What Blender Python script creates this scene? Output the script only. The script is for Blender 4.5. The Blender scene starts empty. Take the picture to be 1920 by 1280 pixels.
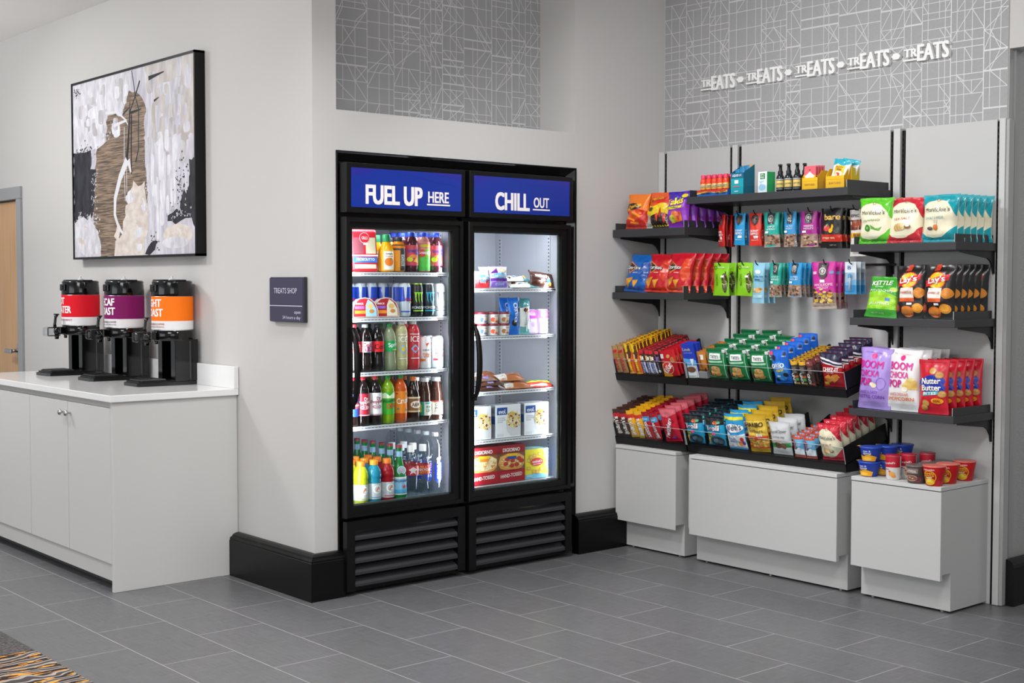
import bpy, bmesh, math, random
from mathutils import Vector, Matrix, noise
random.seed(7)
S = bpy.context.scene
COL = S.collection
PI = math.pi

# ------------------------------------------------------------------ camera
cam_d = bpy.data.cameras.new('camera')
cam = bpy.data.objects.new('camera', cam_d); COL.objects.link(cam)
YAW, PITCH, ROLL = 0.706818970, -0.0443599636, 0.000556346931
fwd = Vector((math.sin(YAW)*math.cos(PITCH), math.cos(YAW)*math.cos(PITCH), math.sin(PITCH)))
rgt = Vector((math.cos(YAW), -math.sin(YAW), 0)); upv = rgt.cross(fwd)
r2 = rgt*math.cos(ROLL) + upv*math.sin(ROLL); u2 = -rgt*math.sin(ROLL) + upv*math.cos(ROLL)
M = Matrix((r2, u2, -fwd)).transposed().to_4x4(); M.translation = (0, 0, 1.43)
cam.matrix_world = M
cam_d.sensor_width = 36; cam_d.lens = 2504.79/1920*36; cam_d.clip_start = 0.05; cam_d.clip_end = 100
S.camera = cam

# ------------------------------------------------------------------ world, lights, exposure
w = bpy.data.worlds.new('world'); S.world = w; w.use_nodes = True
w.node_tree.nodes['Background'].inputs[0].default_value = (0.93, 0.97, 1.0, 1)
w.node_tree.nodes['Background'].inputs[1].default_value = 0.46
S.view_settings.view_transform = 'Standard'; S.view_settings.look = 'None'
S.view_settings.exposure = 0.0; S.view_settings.gamma = 1.0
S.view_settings.use_curve_mapping = False
S.cycles.transparent_max_bounces = 40

def area(name, loc, target, sx, sy, watts, color=(1, 1, 1), spread=PI):
    l = bpy.data.lights.new(name, 'AREA'); l.shape = 'RECTANGLE'; l.size = sx; l.size_y = sy
    l.energy = watts; l.color = color; l.spread = spread
    o = bpy.data.objects.new(name, l); COL.objects.link(o); o.location = loc
    o.rotation_euler = (Vector(target)-Vector(loc)).to_track_quat('-Z', 'Y').to_euler()
    return o
area('ceiling_light_counter', (1.5, 7.7, 2.98), (2.6, 7.0, 0.6), .5, .5, 34, spread=2.5)
area('ceiling_light_corner', (1.55, 5.9, 2.98), (3.0, 5.5, 0.6), .5, .5, 15, spread=2.5)
area('ceiling_light_lobby', (0.2, 3.0, 2.98), (2.2, 4.0, 0), 1.6, 1.6, 82)
area('ceiling_light_treats', (3.7, 4.1, 2.98), (5.0, 3.7, 0.9), .35, .35, 29, spread=2.5)
area('ceiling_light_entry', (3.4, 1.9, 2.98), (4.9, 3.2, 0.5), .7, .7, 42)
area('ceiling_light_floor', (2.6, 3.9, 2.98), (2.8, 4.1, 0), .5, .5, 26, spread=2.4)
area('added_ceiling_uplight', (0.9, 8.5, 2.15), (1.1, 8.6, 3.0), 1.4, 1.4, 40)  # added upward fill, no cove behind it; lifts the far left ceiling
area('added_fixture_fill', (0.2, 0.2, 1.5), (5.3, 4.2, 0.9), 2.6, 1.8, 34, (.98, .99, 1.0))  # added frontal fill that softens the shade behind the snack trays
area('added_corridor_fill', (6.6, 1.6, 2.95), (6.4, 2.4, 0), .6, .6, 14)  # added lamp that brightens the dark corridor wall
area('added_left_fill', (-2.6, 6.0, 1.3), (3.0, 5.8, 0.7), 3.4, 1.8, 43, (.97, .98, 1.0))  # added soft fill for cabinet fronts and left wall, no window there

# ------------------------------------------------------------------ materials
def lin(h):
    h = h.lstrip('#'); o = []
    for i in (0, 2, 4):
        c = int(h[i:i+2], 16)/255
        o.append(c/12.92 if c <= .04045 else ((c+.055)/1.055)**2.4)
    return (o[0], o[1], o[2], 1)
MC = {}
def mat(hexc, kind='pack'):
    k = (hexc, kind)
    if k in MC: return MC[k]
    m = bpy.data.materials.new(kind+'_'+hexc.lstrip('#')); m.use_nodes = True
    nt = m.node_tree; b = nt.nodes['Principled BSDF']
    c = lin(hexc); b.inputs['Base Color'].default_value = c
    R, Me, Sp = b.inputs['Roughness'], b.inputs['Metallic'], b.inputs['Specular IOR Level']
    if kind == 'foil': R.default_value = .28
    elif kind == 'pack': R.default_value = .42
    elif kind == 'paper': R.default_value = .6; Sp.default_value = .3
    elif kind == "gloss": R.default_value = .10
    elif kind == 'matte': R.default_value = .85; Sp.default_value = .2
    elif kind == 'metal': R.default_value = .3; Me.default_value = 1
    elif kind == 'black': R.default_value = .34; Sp.default_value = .28
    elif kind == 'lam':
        R.default_value = .45; Sp.default_value = .35
    elif kind == 'wall':
        R.default_value = .8; Sp.default_value = .2
        n = nt.nodes.new('ShaderNodeTexNoise'); n.inputs['Scale'].default_value = 260; n.inputs['Detail'].default_value = 3
        tc = nt.nodes.new('ShaderNodeTexCoord'); bp = nt.nodes.new('ShaderNodeBump')
        bp.inputs['Strength'].default_value = .06; bp.inputs['Distance'].default_value = .002
        nt.links.new(tc.outputs['Object'], n.inputs['Vector']); nt.links.new(n.outputs['Fac'], bp.inputs['Height'])
        nt.links.new(bp.outputs['Normal'], b.inputs['Normal'])
    elif kind == 'glow':
        b.inputs['Emission Color'].default_value = c; b.inputs['Emission Strength'].default_value = .16; R.default_value = .3
    elif kind == 'led':
        b.inputs['Emission Color'].default_value = c; b.inputs['Emission Strength'].default_value = 5
    elif kind in ('clear', 'tint', 'liquid', 'pane'):
        # see-through plastic or glass: transparent with a fresnel gloss
        nt.nodes.remove(b); out = nt.nodes['Material Output']
        tr = nt.nodes.new('ShaderNodeBsdfTransparent'); gl = nt.nodes.new('ShaderNodeBsdfGlossy'); mx = nt.nodes.new('ShaderNodeMixShader')
        fr = nt.nodes.new('ShaderNodeFresnel'); fr.inputs['IOR'].default_value = 1.45 if kind != 'pane' else 1.3
        tr.inputs['Color'].default_value = c; gl.inputs['Roughness'].default_value = .05 if kind != 'pane' else .01
        ge = nt.nodes.new('ShaderNodeNewGeometry'); iv = nt.nodes.new('ShaderNodeMath'); iv.operation = 'SUBTRACT'; iv.inputs[0].default_value = 1; nt.links.new(ge.outputs['Backfacing'], iv.inputs[1])
        ml = nt.nodes.new('ShaderNodeMath'); ml.operation = 'MULTIPLY'; nt.links.new(fr.outputs[0], ml.inputs[0]); nt.links.new(iv.outputs[0], ml.inputs[1])
        nt.links.new(ml.outputs[0], mx.inputs[0]); nt.links.new(tr.outputs[0], mx.inputs[1]); nt.links.new(gl.outputs[0], mx.inputs[2])
        last = mx
        if kind == 'liquid':
            df = nt.nodes.new('ShaderNodeBsdfPrincipled'); df.inputs['Base Color'].default_value = c; df.inputs['Roughness'].default_value = .08
            m2 = nt.nodes.new('ShaderNodeMixShader'); m2.inputs[0].default_value = .62
            nt.links.new(mx.outputs[0], m2.inputs[1]); nt.links.new(df.outputs[0], m2.inputs[2]); last = m2
        nt.links.new(last.outputs[0], out.inputs['Surface'])
    MC[k] = m
    return m
def noisy(name, c1, c2, scale, rough=.8, stretch=(1, 1, 1), bump=0.0, detail=4, contrast=(.35, .65)):
    m = bpy.data.materials.new(name); m.use_nodes = True; nt = m.node_tree; b = nt.nodes['Principled BSDF']
    tc = nt.nodes.new('ShaderNodeTexCoord'); mp = nt.nodes.new('ShaderNodeMapping'); mp.inputs['Scale'].default_value = stretch
    n = nt.nodes.new('ShaderNodeTexNoise'); n.inputs['Scale'].default_value = scale; n.inputs['Detail'].default_value = detail
    r = nt.nodes.new('ShaderNodeValToRGB'); r.color_ramp.elements[0].position, r.color_ramp.elements[1].position = contrast
    r.color_ramp.elements[0].color = lin(c1); r.color_ramp.elements[1].color = lin(c2)
    L = nt.links.new
    L(tc.outputs['Object'], mp.inputs[0]); L(mp.outputs[0], n.inputs['Vector']); L(n.outputs['Fac'], r.inputs[0]); L(r.outputs[0], b.inputs['Base Color'])
    b.inputs['Roughness'].default_value = rough; b.inputs['Specular IOR Level'].default_value = .3
    if bump:
        bp = nt.nodes.new('ShaderNodeBump'); bp.inputs['Strength'].default_value = bump; bp.inputs['Distance'].default_value = .003
        L(n.outputs['Fac'], bp.inputs['Height']); L(bp.outputs[0], b.inputs['Normal'])
    return m

# ------------------------------------------------------------------ mesh collector
class MB:
    def __init__(s): s.v = []; s.f = []; s.m = []; s.sm = []; s.mats = []
    def mi(s, m):
        if isinstance(m, str): m = mat(m)
        if m not in s.mats: s.mats.append(m)
        return s.mats.index(m)
    def add(s, vs, fs, m, smooth=False):
        o = len(s.v); i = s.mi(m)
        s.v += [tuple(p) for p in vs]
        for f in fs: s.f.append(tuple(o+k for k in f)); s.m.append(i); s.sm.append(smooth)
        return s
    def box(s, x0, x1, y0, y1, z0, z1, m):
        if x0 > x1: x0, x1 = x1, x0
        if y0 > y1: y0, y1 = y1, y0
        if z0 > z1: z0, z1 = z1, z0
        v = [(x0,y0,z0),(x1,y0,z0),(x1,y1,z0),(x0,y1,z0),(x0,y0,z1),(x1,y0,z1),(x1,y1,z1),(x0,y1,z1)]
        return s.add(v, [(0,3,2,1),(4,5,6,7),(0,1,5,4),(1,2,6,5),(2,3,7,6),(3,0,4,7)], m)
    def bbox(s, x0, x1, y0, y1, z0, z1, m, r=.004):
        # box with chamfered edges
        if x0 > x1: x0, x1 = x1, x0
        if y0 > y1: y0, y1 = y1, y0
        if z0 > z1: z0, z1 = z1, z0
        bm = bmesh.new(); bmesh.ops.create_cube(bm, size=1)
        bmesh.ops.scale(bm, vec=(x1-x0, y1-y0, z1-z0), verts=bm.verts)
        bmesh.ops.translate(bm, vec=((x0+x1)/2, (y0+y1)/2, (z0+z1)/2), verts=bm.verts)
        bmesh.ops.bevel(bm, geom=bm.edges[:], offset=min(r, .45*min(x1-x0, y1-y0, z1-z0)), segments=2, affect='EDGES', profile=.5)
        return s.bm(bm, m)
    def bm(s, bm, m, smooth=False):
        bm.verts.index_update()
        s.add([v.co[:] for v in bm.verts], [[v.index for v in f.verts] for f in bm.faces], m, smooth); bm.free(); return s
    def prism(s, pts, a0, a1, axis, m, smooth=False):
        # pts 2D outline; axis 'x': pts=(y,z), 'y': pts=(x,z), 'z': pts=(x,y)
        def P(p, a): return {'x': (a, p[0], p[1]), 'y': (p[0], a, p[1]), 'z': (p[0], p[1], a)}[axis]
        n = len(pts); v = [P(p, a0) for p in pts]+[P(p, a1) for p in pts]
        f = [tuple(range(n)), tuple(range(2*n-1, n-1, -1))]+[(i, (i+1) % n, n+(i+1) % n, n+i) for i in range(n)]
        bm = bmesh.new(); bv = [bm.verts.new(p) for p in v]
        for q in f: bm.faces.new([bv[k] for k in q])
        bmesh.ops.recalc_face_normals(bm, faces=bm.faces)
        return s.bm(bm, m, smooth)
    def lathe(s, prof, m, seg=22, cx=0, cy=0, smooth=True, caps=True, sx=1, sy=1):
        v = []; f = []
        for r, z in prof:
            for k in range(seg):
                a = 2*PI*k/seg; v.append((cx+r*sx*math.cos(a), cy+r*sy*math.sin(a), z))
        n = len(prof)
        for i in range(n-1):
            for k in range(seg):
                k2 = (k+1) % seg; f.append((i*seg+k, i*seg+k2, (i+1)*seg+k2, (i+1)*seg+k))
        s.add(v, f, m, smooth)
        if caps:
            s.add(v[:seg], [tuple(range(seg-1, -1, -1))], m); s.add(v[-seg:], [tuple(range(seg))], m)
        return s
    def tube(s, pts, r, m, seg=8, closed=False):
        pts = [Vector(p) for p in pts]; n = len(pts); v = []; f = []
        for i, p in enumerate(pts):
            t = (pts[min(i+1, n-1)]-pts[max(i-1, 0)]).normalized()
            a = Vector((0, 0, 1)) if abs(t.z) < .9 else Vector((1, 0, 0))
            u = t.cross(a).normalized(); w_ = t.cross(u)
            rr = r[i] if isinstance(r, (list, tuple)) else r
            for k in range(seg):
                q = 2*PI*k/seg; v.append(p+u*rr*math.cos(q)+w_*rr*math.sin(q))
        for i in range(n-1):
            for k in range(seg):
                k2 = (k+1) % seg; f.append((i*seg+k, i*seg+k2, (i+1)*seg+k2, (i+1)*seg+k))
        f.append(tuple(range(seg-1, -1, -1))); f.append(tuple((n-1)*seg+k for k in range(seg)))
        return s.add(v, f, m, True)
    def build(s, name, parent=None, loc=(0, 0, 0), rot=(0, 0, 0)):
        me = bpy.data.meshes.new(name); me.from_pydata(s.v, [], s.f)
        for m in s.mats: me.materials.append(m)
        me.polygons.foreach_set('material_index', s.m); me.polygons.foreach_set('use_smooth', s.sm); me.update()
        o = bpy.data.objects.new(name, me); COL.objects.link(o); o.location = loc; o.rotation_euler = rot
        if parent: o.parent = parent
        return o
def tag(o, label=None, cat=None, group=None, kind=None):
    if label: o['label'] = label
    if cat: o['category'] = cat
    if group: o['group'] = group
    if kind: o['kind'] = kind
    return o
def empty(name, loc, rot=(0, 0, 0)):
    o = bpy.data.objects.new(name, None); COL.objects.link(o); o.location = loc; o.rotation_euler = rot; o.empty_display_size = .05
    return o
def kids(o): return [c for c in COL.objects if c.parent == o]
KID = {}
def dup(o, parent=None):
    c = o.copy(); COL.objects.link(c)
    if parent: c.parent = parent
    if o.name not in KID: KID[o.name] = [k for k in o.children]
    for ch in KID[o.name]: dup(ch, c)
    return c

# ------------------------------------------------------------------ lettering and printed shapes
TXT = {}
def text_mesh(s, bold=0.0, copies=True):
    k = (s, bold)
    if k in TXT: return TXT[k]
    cu = bpy.data.curves.new('t', 'FONT'); cu.body = s; cu.size = 1; cu.resolution_u = 3
    cu.fill_mode = 'BOTH'; o = bpy.data.objects.new('t', cu); me = o.to_mesh()
    vs = [(v.co.x, v.co.y) for v in me.vertices]; fs = [tuple(p.vertices) for p in me.polygons]
    o.to_mesh_clear(); bpy.data.objects.remove(o); bpy.data.curves.remove(cu)
    if vs:
        x0 = min(v[0] for v in vs); x1 = max(v[0] for v in vs); y0 = min(v[1] for v in vs); y1 = max(v[1] for v in vs)
        if bold > .004:
            # heavier strokes: the same glyphs printed again slightly shifted
            B = bold*.62; sh = [(-B, -B*.5), (-B, B*.5), (0, -B*.5), (0, B*.5), (B, -B*.5), (B, B*.5)]; n = len(vs); v0 = vs; f0 = fs
            vs = [(x+dx, y+dy) for dx, dy in sh for x, y in v0]; fs = [tuple(k+n*j for k in f) for j in range(6) for f in f0]
            x0 -= B; x1 += B; y0 -= B*.5; y1 += B*.5
        vs = [((x-x0)/(x1-x0)-.5, (y-y0)/(y1-y0)-.5) for x, y in vs]
    TXT[k] = (vs, fs); return TXT[k]
def ragged(pts, amp, step=.03, seed=1):
    rd = random.Random(seed); out = []
    for i in range(len(pts)):
        a, b = pts[i], pts[(i+1) % len(pts)]; d = math.hypot(b[0]-a[0], b[1]-a[1]); n = max(1, int(d/step))
        for k in range(n):
            t = k/n; out.append((a[0]+(b[0]-a[0])*t+rd.uniform(-amp, amp), a[1]+(b[1]-a[1])*t+rd.uniform(-amp, amp)))
    return out
def lf(n): return min(.0004, .0028/max(n, 1))
def art(mb, surf, decs, W, H, fin='pack', step=.014, lift=None, base=.0004):
    """print shapes on a surface; surf(x, y, off) -> point, x and y in 0..1"""
    if lift is None: lift = lf(len(decs))
    for k, d in enumerate(decs):
        t = d[0]; off = base+lift*k
        if t == 't':
            _, s, cx, cy, w_, h_, col = d[:7]; rot = d[7] if len(d) > 7 else 0; bold = d[8] if len(d) > 8 else .03
            vs, fs = text_mesh(s, bold); c, sn = math.cos(rot), math.sin(rot)
            if rot: vs = [(x*w_*W, y*h_*H) for x, y in vs]; vs = [(cx+(x*c-y*sn)/W, cy+(x*sn+y*c)/H) for x, y in vs]
            else: vs = [(cx+x*w_, cy+y*h_) for x, y in vs]
            big = False
        elif t == 'r':
            _, x0, y0, x1, y1, col = d; vs = [(x0, y0), (x1, y0), (x1, y1), (x0, y1)]; fs = [(0, 1, 2, 3)]; big = True
        elif t == 'e':
            _, cx, cy, rx, ry, col = d; n = 18
            vs = [(cx+rx*math.cos(2*PI*i/n), cy+ry*math.sin(2*PI*i/n)) for i in range(n)]; fs = [tuple(range(n))]; big = True
        elif t == 'o':   # ring
            _, cx, cy, rx, ry, th, col = d; n = 20; vs = []
            for q in (1, 1-th): vs += [(cx+rx*q*math.cos(2*PI*i/n), cy+ry*q*math.sin(2*PI*i/n)) for i in range(n)]
            fs = [(i, (i+1) % n, n+(i+1) % n, n+i) for i in range(n)]; big = False
        elif t == 'p':
            _, vs, col = d; vs = list(vs); fs = [tuple(range(len(vs)))]; big = True
        m = col if not isinstance(col, str) else mat(col, fin)
        bm = bmesh.new(); bv = [bm.verts.new((x*W, y*H, 0)) for x, y in vs]
        for f in fs:
            try: bm.faces.new([bv[i] for i in f])
            except ValueError: pass
        if big:
            bmesh.ops.triangulate(bm, faces=bm.faces[:])
            for _ in range(4):
                L = [e for e in bm.edges if e.calc_length() > step]
                if not L: break
                bmesh.ops.subdivide_edges(bm, edges=L, cuts=1); bmesh.ops.triangulate(bm, faces=[f for f in bm.faces if len(f.verts) > 3])
        bm.normal_update()
        for f in bm.faces:
            if f.normal.z < 0: f.normal_flip()
        bm.verts.index_update(); nb = len(bm.verts)//6 or 1; mult = t == 't' and (d[8] if len(d) > 8 else .03) > .004
        for v in bm.verts: v.co = surf(v.co.x/W, v.co.y/H, off+(lift*.15*(v.index//nb) if mult else 0))
        mb.bm(bm, m)

# ------------------------------------------------------------------ package builders (front faces local -Y, base at the origin)
def bag(name, w_, h, t, body, decs, bands=(), logo=(), fin='foil', seed=0, seal=.055, crumple=.0045, nx=14, ny=18, back=None, narrow=.09, logoname='logo', sealcol=None, pleat=.09):
    """soft bag or pouch: pillow body with crimped ends; decs are printed on the body, logo becomes a part"""
    def env(v):
        q = (v-seal)/(1-2*seal)
        return 0 if q <= 0 or q >= 1 else math.sin(PI*q)**.5
    def surf(x, y, off=0, side=-1):
        u = 2*x-1; v = min(max(y, 0), 1); e = env(v); uu = min(abs(u), 1)
        d = t/2*e*(1-uu**2.4)**.6
        d += t*pleat*math.sin(u*11+seed*2.1+v*2)*(1-e)*(.3+.7*e)
        nz = noise.noise(Vector((x*3.1+seed*7.3, y*4.3, side*2.0)))*crumple*1.6+noise.noise(Vector((x*7+seed*3.3, y*9, side*2.0)))*crumple*.8
        d += nz*(.25+e)
        k = 1-narrow*e
        dx = noise.noise(Vector((seed*1.7, y*3, 1)))*w_*.015
        z = v*h + (noise.noise(Vector((x*2, seed*2.3, 5)))*h*.02 if v > .5 else 0)*(v-.5)*2
        lim = .0006
        return Vector((u*w_/2*k+dx, side*(max(d, lim)+off), z))
    mb = MB()
    for side in (-1, 1):
        vs = []; 
        for j in range(ny+1):
            for i in range(nx+1): vs.append(surf(i/nx, j/ny, 0, side))
        for j in range(ny):
            vc = (j+.5)/ny; c = body
            if side == 1 and back: c = back
            else:
                for a, b, cc in bands:
                    if a <= vc < b: c = cc
            fs = []
            for i in range(nx):
                q = (j*(nx+1)+i, j*(nx+1)+i+1, (j+1)*(nx+1)+i+1, (j+1)*(nx+1)+i)
                fs.append(q if side == -1 else q[::-1])
            m = mat(c, fin) if isinstance(c, str) else c
            o = len(mb.v)
            if j == 0: base = o; mb.v += [tuple(p) for p in vs]
            i_ = mb.mi(m)
            for q in fs: mb.f.append(tuple(base+k for k in q)); mb.m.append(i_); mb.sm.append(True)
    # close the side seams
    ml = mat(body, fin) if isinstance(body, str) else body
    N = (nx+1)*(ny+1)
    for j in range(ny):
        for i, flip in ((0, 0), (nx, 1)):
            a, b = j*(nx+1)+i, (j+1)*(nx+1)+i
            q = (a, b, N+b, N+a); mb.f.append(q if not flip else q[::-1]); mb.m.append(mb.mi(ml)); mb.sm.append(True)
    if decs: art(mb, lambda x, y, off: surf(x, y, off), decs, w_, h, fin, step=.010, base=.0011)
    o = mb.build(name)
    if logo:
        lb = MB(); art(lb, lambda x, y, off: surf(x, y, off), logo, w_, h, 'pack', step=.010, base=.0014+lf(len(decs))*len(decs)); lb.build(logoname, o)
    return o
def carton(name, w_, h, d, body, decs, side=None, sdecs=(), top=None, logo=(), fin='paper', r=.0012):
    mb = MB(); mb.bbox(-w_/2, w_/2, 0, d, 0, h, mat(body, fin), r)
    if top: mb.box(-w_/2+.001, w_/2-.001, .001, d-.001, h-.0004, h+.0004, mat(top, fin))
    if side:
        mb.box(w_/2-.0004, w_/2+.0004, .001, d-.001, .001, h-.001, mat(side, fin)); mb.box(-w_/2-.0004, -w_/2+.0004, .001, d-.001, .001, h-.001, mat(side, fin))
    F = lambda x, y, off: Vector(((x-.5)*w_, -off, y*h))
    art(mb, F, decs, w_, h, fin, step=9)
    Sf = lambda x, y, off: Vector((-w_/2-.0004-off, (1-x)*d, y*h))
    if sdecs: art(mb, Sf, sdecs, d, h, fin, step=9)
    o = mb.build(name)
    if logo:
        lb = MB(); art(lb, F, logo, w_, h, fin, step=9, base=.0006+lf(len(decs))*len(decs)); lb.build('logo', o)
    return o
def bottle(name, prof, matl, cap, label=None, neck=None, seg=22, cap_parts=True):
    """prof [(r,z)]; cap (r, z0, z1, colour); label (z0, z1, colour, decs, wrap)"""
    mb = MB(); mb.lathe(prof, matl, seg)
    o = mb.build(name)
    if cap:
        r, z0, z1, c = cap; cb = MB(); cb.lathe([(r, z0), (r, z1-.002), (r-.002, z1)], mat(c, 'pack'), 18); cb.build('cap', o)
    if neck:
        r0, z0, r1, z1, c = neck; nb = MB(); nb.lathe([(r0+.0006, z0), (r1+.0006, z1)], mat(c, 'paper'), 18, caps=False); nb.build('neck_label', o)
    if label:
        z0, z1, c, decs = label[:4]
        def rad(z):
            for (ra, za), (rb, zb) in zip(prof, prof[1:]):
                if za <= z <= zb and zb > za: return ra+(rb-ra)*(z-za)/(zb-za)
            return prof[0][0]
        n = 5; lb = MB(); lb.lathe([(rad(z0+(z1-z0)*i/n)+.0006, z0+(z1-z0)*i/n) for i in range(n+1)], mat(c, 'pack') if isinstance(c, str) else c, 28, caps=False)
        R = max(rad((z0+z1)/2), .01); Wd = 2*PI*R*.5
        def sf(x, y, off):
            z = z0+(z1-z0)*y; a = -PI/2+(x-.5)*PI*1.0; r = rad(z)+.0008+off
            return Vector((r*math.cos(a), r*math.sin(a), z))
        art(lb, sf, decs, Wd, z1-z0, 'pack', step=.008); lb.build('label', o)
    return o

ORD = ['front', 'second', 'third', 'fourth', 'fifth', 'sixth', 'seventh', 'eighth', 'ninth', 'tenth', 'eleventh', 'twelfth', 'thirteenth', 'fourteenth']
def ordw(i, n):
    if n == 1: return ''
    if n == 2: return ('front', 'rear')[i]
    if i == 0: return 'front'
    if i == n-1: return 'rearmost'
    return ORD[i]+' back'
def row(proto, n, start, step, rot, what, where, cat, group=None, jit=(.003, .04), rs=3, first=True):
    """a row running back into the shelf; every pack its own object with its own label"""
    rd = random.Random(rs)
    for i in range(n):
        o = proto if (i == 0 and first) else dup(proto)
        p = Vector(start)+Vector(step)*i
        if i: p += Vector((rd.uniform(-jit[0], jit[0]), rd.uniform(-jit[0], jit[0]), 0))
        o.location = p; o.rotation_euler = (rot[0], rot[1], rot[2]+(rd.uniform(-jit[1], jit[1]) if i else 0))
        w_ = ordw(i, n)
        tag(o, (w_+' ' if w_ else '')+what+' '+where, cat, group or (what+' '+where if n > 1 else None))

# ------------------------------------------------------------------ floor, ceiling, walls
def tile_material():
    m = bpy.data.materials.new('floor_tile'); m.use_nodes = True; nt = m.node_tree; b = nt.nodes['Principled BSDF']; L = nt.links.new; N = nt.nodes.new
    g = N('ShaderNodeTexCoord'); sp = N('ShaderNodeSeparateXYZ'); L(g.outputs['Object'], sp.inputs[0])
    def mth(op, a, v):
        q = N('ShaderNodeMath'); q.operation = op; L(a, q.inputs[0]); q.inputs[1].default_value = v; return q.outputs[0]
    cb = N('ShaderNodeCombineXYZ'); L(mth('ADD', sp.outputs[1], -4.6+12.0), cb.inputs[0]); L(mth('ADD', sp.outputs[0], -3.112+12.0), cb.inputs[1])
    br = N('ShaderNodeTexBrick'); br.inputs['Scale'].default_value = 1; br.inputs['Brick Width'].default_value = .6; br.inputs['Row Height'].default_value = .3
    br.inputs['Mortar Size'].default_value = .0022; br.inputs['Mortar Smooth'].default_value = .2; br.offset = .5
    br.inputs['Color1'].default_value = lin('#68686a'); br.inputs['Color2'].default_value = lin('#646466'); br.inputs['Mortar'].default_value = lin('#a3a2a1')
    L(cb.outputs[0], br.inputs['Vector'])
    def streak(sx, sy):
        mp = N('ShaderNodeMapping'); mp.inputs['Scale'].default_value = (sx, sy, 1); L(g.outputs['Object'], mp.inputs[0])
        n = N('ShaderNodeTexNoise'); n.inputs['Scale'].default_value = 1; n.inputs['Detail'].default_value = 3; L(mp.outputs[0], n.inputs['Vector']); return n.outputs['Fac']
    ad = N('ShaderNodeMath'); ad.operation = 'ADD'; L(streak(360, 7), ad.inputs[0]); L(streak(9, 300), ad.inputs[1])
    mr = N('ShaderNodeMapRange'); mr.inputs['From Min'].default_value = .7; mr.inputs['From Max'].default_value = 1.3; mr.inputs['To Min'].default_value = .72; mr.inputs['To Max'].default_value = 1.28
    L(ad.outputs[0], mr.inputs[0])
    mx = N('ShaderNodeMix'); mx.data_type = 'RGBA'; mx.blend_type = 'MULTIPLY'; mx.inputs[0].default_value = 1
    L(br.outputs['Color'], mx.inputs[6]); L(mr.outputs[0], mx.inputs[7]); L(mx.outputs[2], b.inputs['Base Color'])
    b.inputs['Roughness'].default_value = .36; b.inputs['Specular IOR Level'].default_value = .5
    bp = N('ShaderNodeBump'); bp.inputs['Strength'].default_value = .15; bp.inputs['Distance'].default_value = .001; L(ad.outputs[0], bp.inputs['Height']); L(bp.outputs[0], b.inputs['Normal'])
    return m
def struct(o): o['kind'] = 'structure'; return o
struct(MB().box(1.92, 9, -4, 12, -.05, 0, tile_material()).build('floor'))

def carpet_material(pat):
    m = bpy.data.materials.new('carpet'); m.use_nodes = True; nt = m.node_tree; b = nt.nodes['Principled BSDF']; L = nt.links.new; N = nt.nodes.new
    g = N('ShaderNodeTexCoord'); n = N('ShaderNodeTexNoise'); n.inputs['Scale'].default_value = 90; n.inputs['Detail'].default_value = 6
    L(g.outputs['Object'], n.inputs['Vector'])
    if not pat:
        r = N('ShaderNodeValToRGB'); r.color_ramp.elements[0].color = lin('#3f3c3b'); r.color_ramp.elements[1].color = lin('#757170')
        r.color_ramp.elements[0].position = .3; r.color_ramp.elements[1].position = .7
        L(n.outputs['Fac'], r.inputs[0]); L(r.outputs[0], b.inputs['Base Color'])
    else:
        wv = N('ShaderNodeTexWave'); wv.inputs['Scale'].default_value = 4.2; wv.inputs['Distortion'].default_value = 9; wv.inputs['Detail'].default_value = 2
        wv.inputs['Detail Scale'].default_value = 1.1; wv.bands_direction = 'Y'
        L(g.outputs['Object'], wv.inputs['Vector'])
        r = N('ShaderNodeValToRGB'); e = r.color_ramp.elements; e[0].color = lin('#3c3635'); e[1].color = lin('#b9b2ab'); e[0].position = .0; e[1].position = 1
        for p_, c_ in ((.34, '#4a4341'), (.42, '#8f8883'), (.55, '#b4ada7'), (.84, '#57504d')):
            x = e.new(p_); x.color = lin(c_)
        r.color_ramp.interpolation = 'CONSTANT'
        L(wv.outputs['Fac'], r.inputs[0])
        mp = N('ShaderNodeMapping'); mp.inputs['Scale'].default_value = (14, 60, 1); mp.inputs['Rotation'].default_value = (0, 0, .5); L(g.outputs['Object'], mp.inputs[0])
        n2 = N('ShaderNodeTexNoise'); n2.inputs['Scale'].default_value = 1; n2.inputs['Detail'].default_value = 2; L(mp.outputs[0], n2.inputs['Vector'])
        gt = N('ShaderNodeMath'); gt.operation = 'GREATER_THAN'; gt.inputs[1].default_value = .56; L(n2.outputs['Fac'], gt.inputs[0])
        lt = N('ShaderNodeMath'); lt.operation = 'LESS_THAN'; lt.inputs[1].default_value = .42; L(wv.outputs['Fac'], lt.inputs[0])
        mu = N('ShaderNodeMath'); mu.operation = 'MULTIPLY'; L(gt.outputs[0], mu.inputs[0]); L(lt.outputs[0], mu.inputs[1])
        mx = N('ShaderNodeMix'); mx.data_type = 'RGBA'; L(mu.outputs[0], mx.inputs[0]); L(r.outputs[0], mx.inputs[6]); mx.inputs[7].default_value = lin('#f0a545')
        L(mx.outputs[2], b.inputs['Base Color'])
    b.inputs['Roughness'].default_value = .95; b.inputs['Specular IOR Level'].default_value = .1
    bp = N('ShaderNodeBump'); bp.inputs['Strength'].default_value = .6; bp.inputs['Distance'].default_value = .004; L(n.outputs['Fac'], bp.inputs['Height']); L(bp.outputs[0], b.inputs['Normal'])
    return m
fc = MB(); cp, cg = carpet_material(True), carpet_material(False)
fc.box(-4, 1.92, -4, 5.1, -.05, .004, cp)
fc.box(-4, 1.92, 5.1, 12, -.05, .0038, cg)
struct(fc.build('floor_carpet'))
struct(MB().box(-4, 9, -4, 12, 3.01, 3.1, mat('#f0eeec', 'wall')).build('ceiling'))

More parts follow.
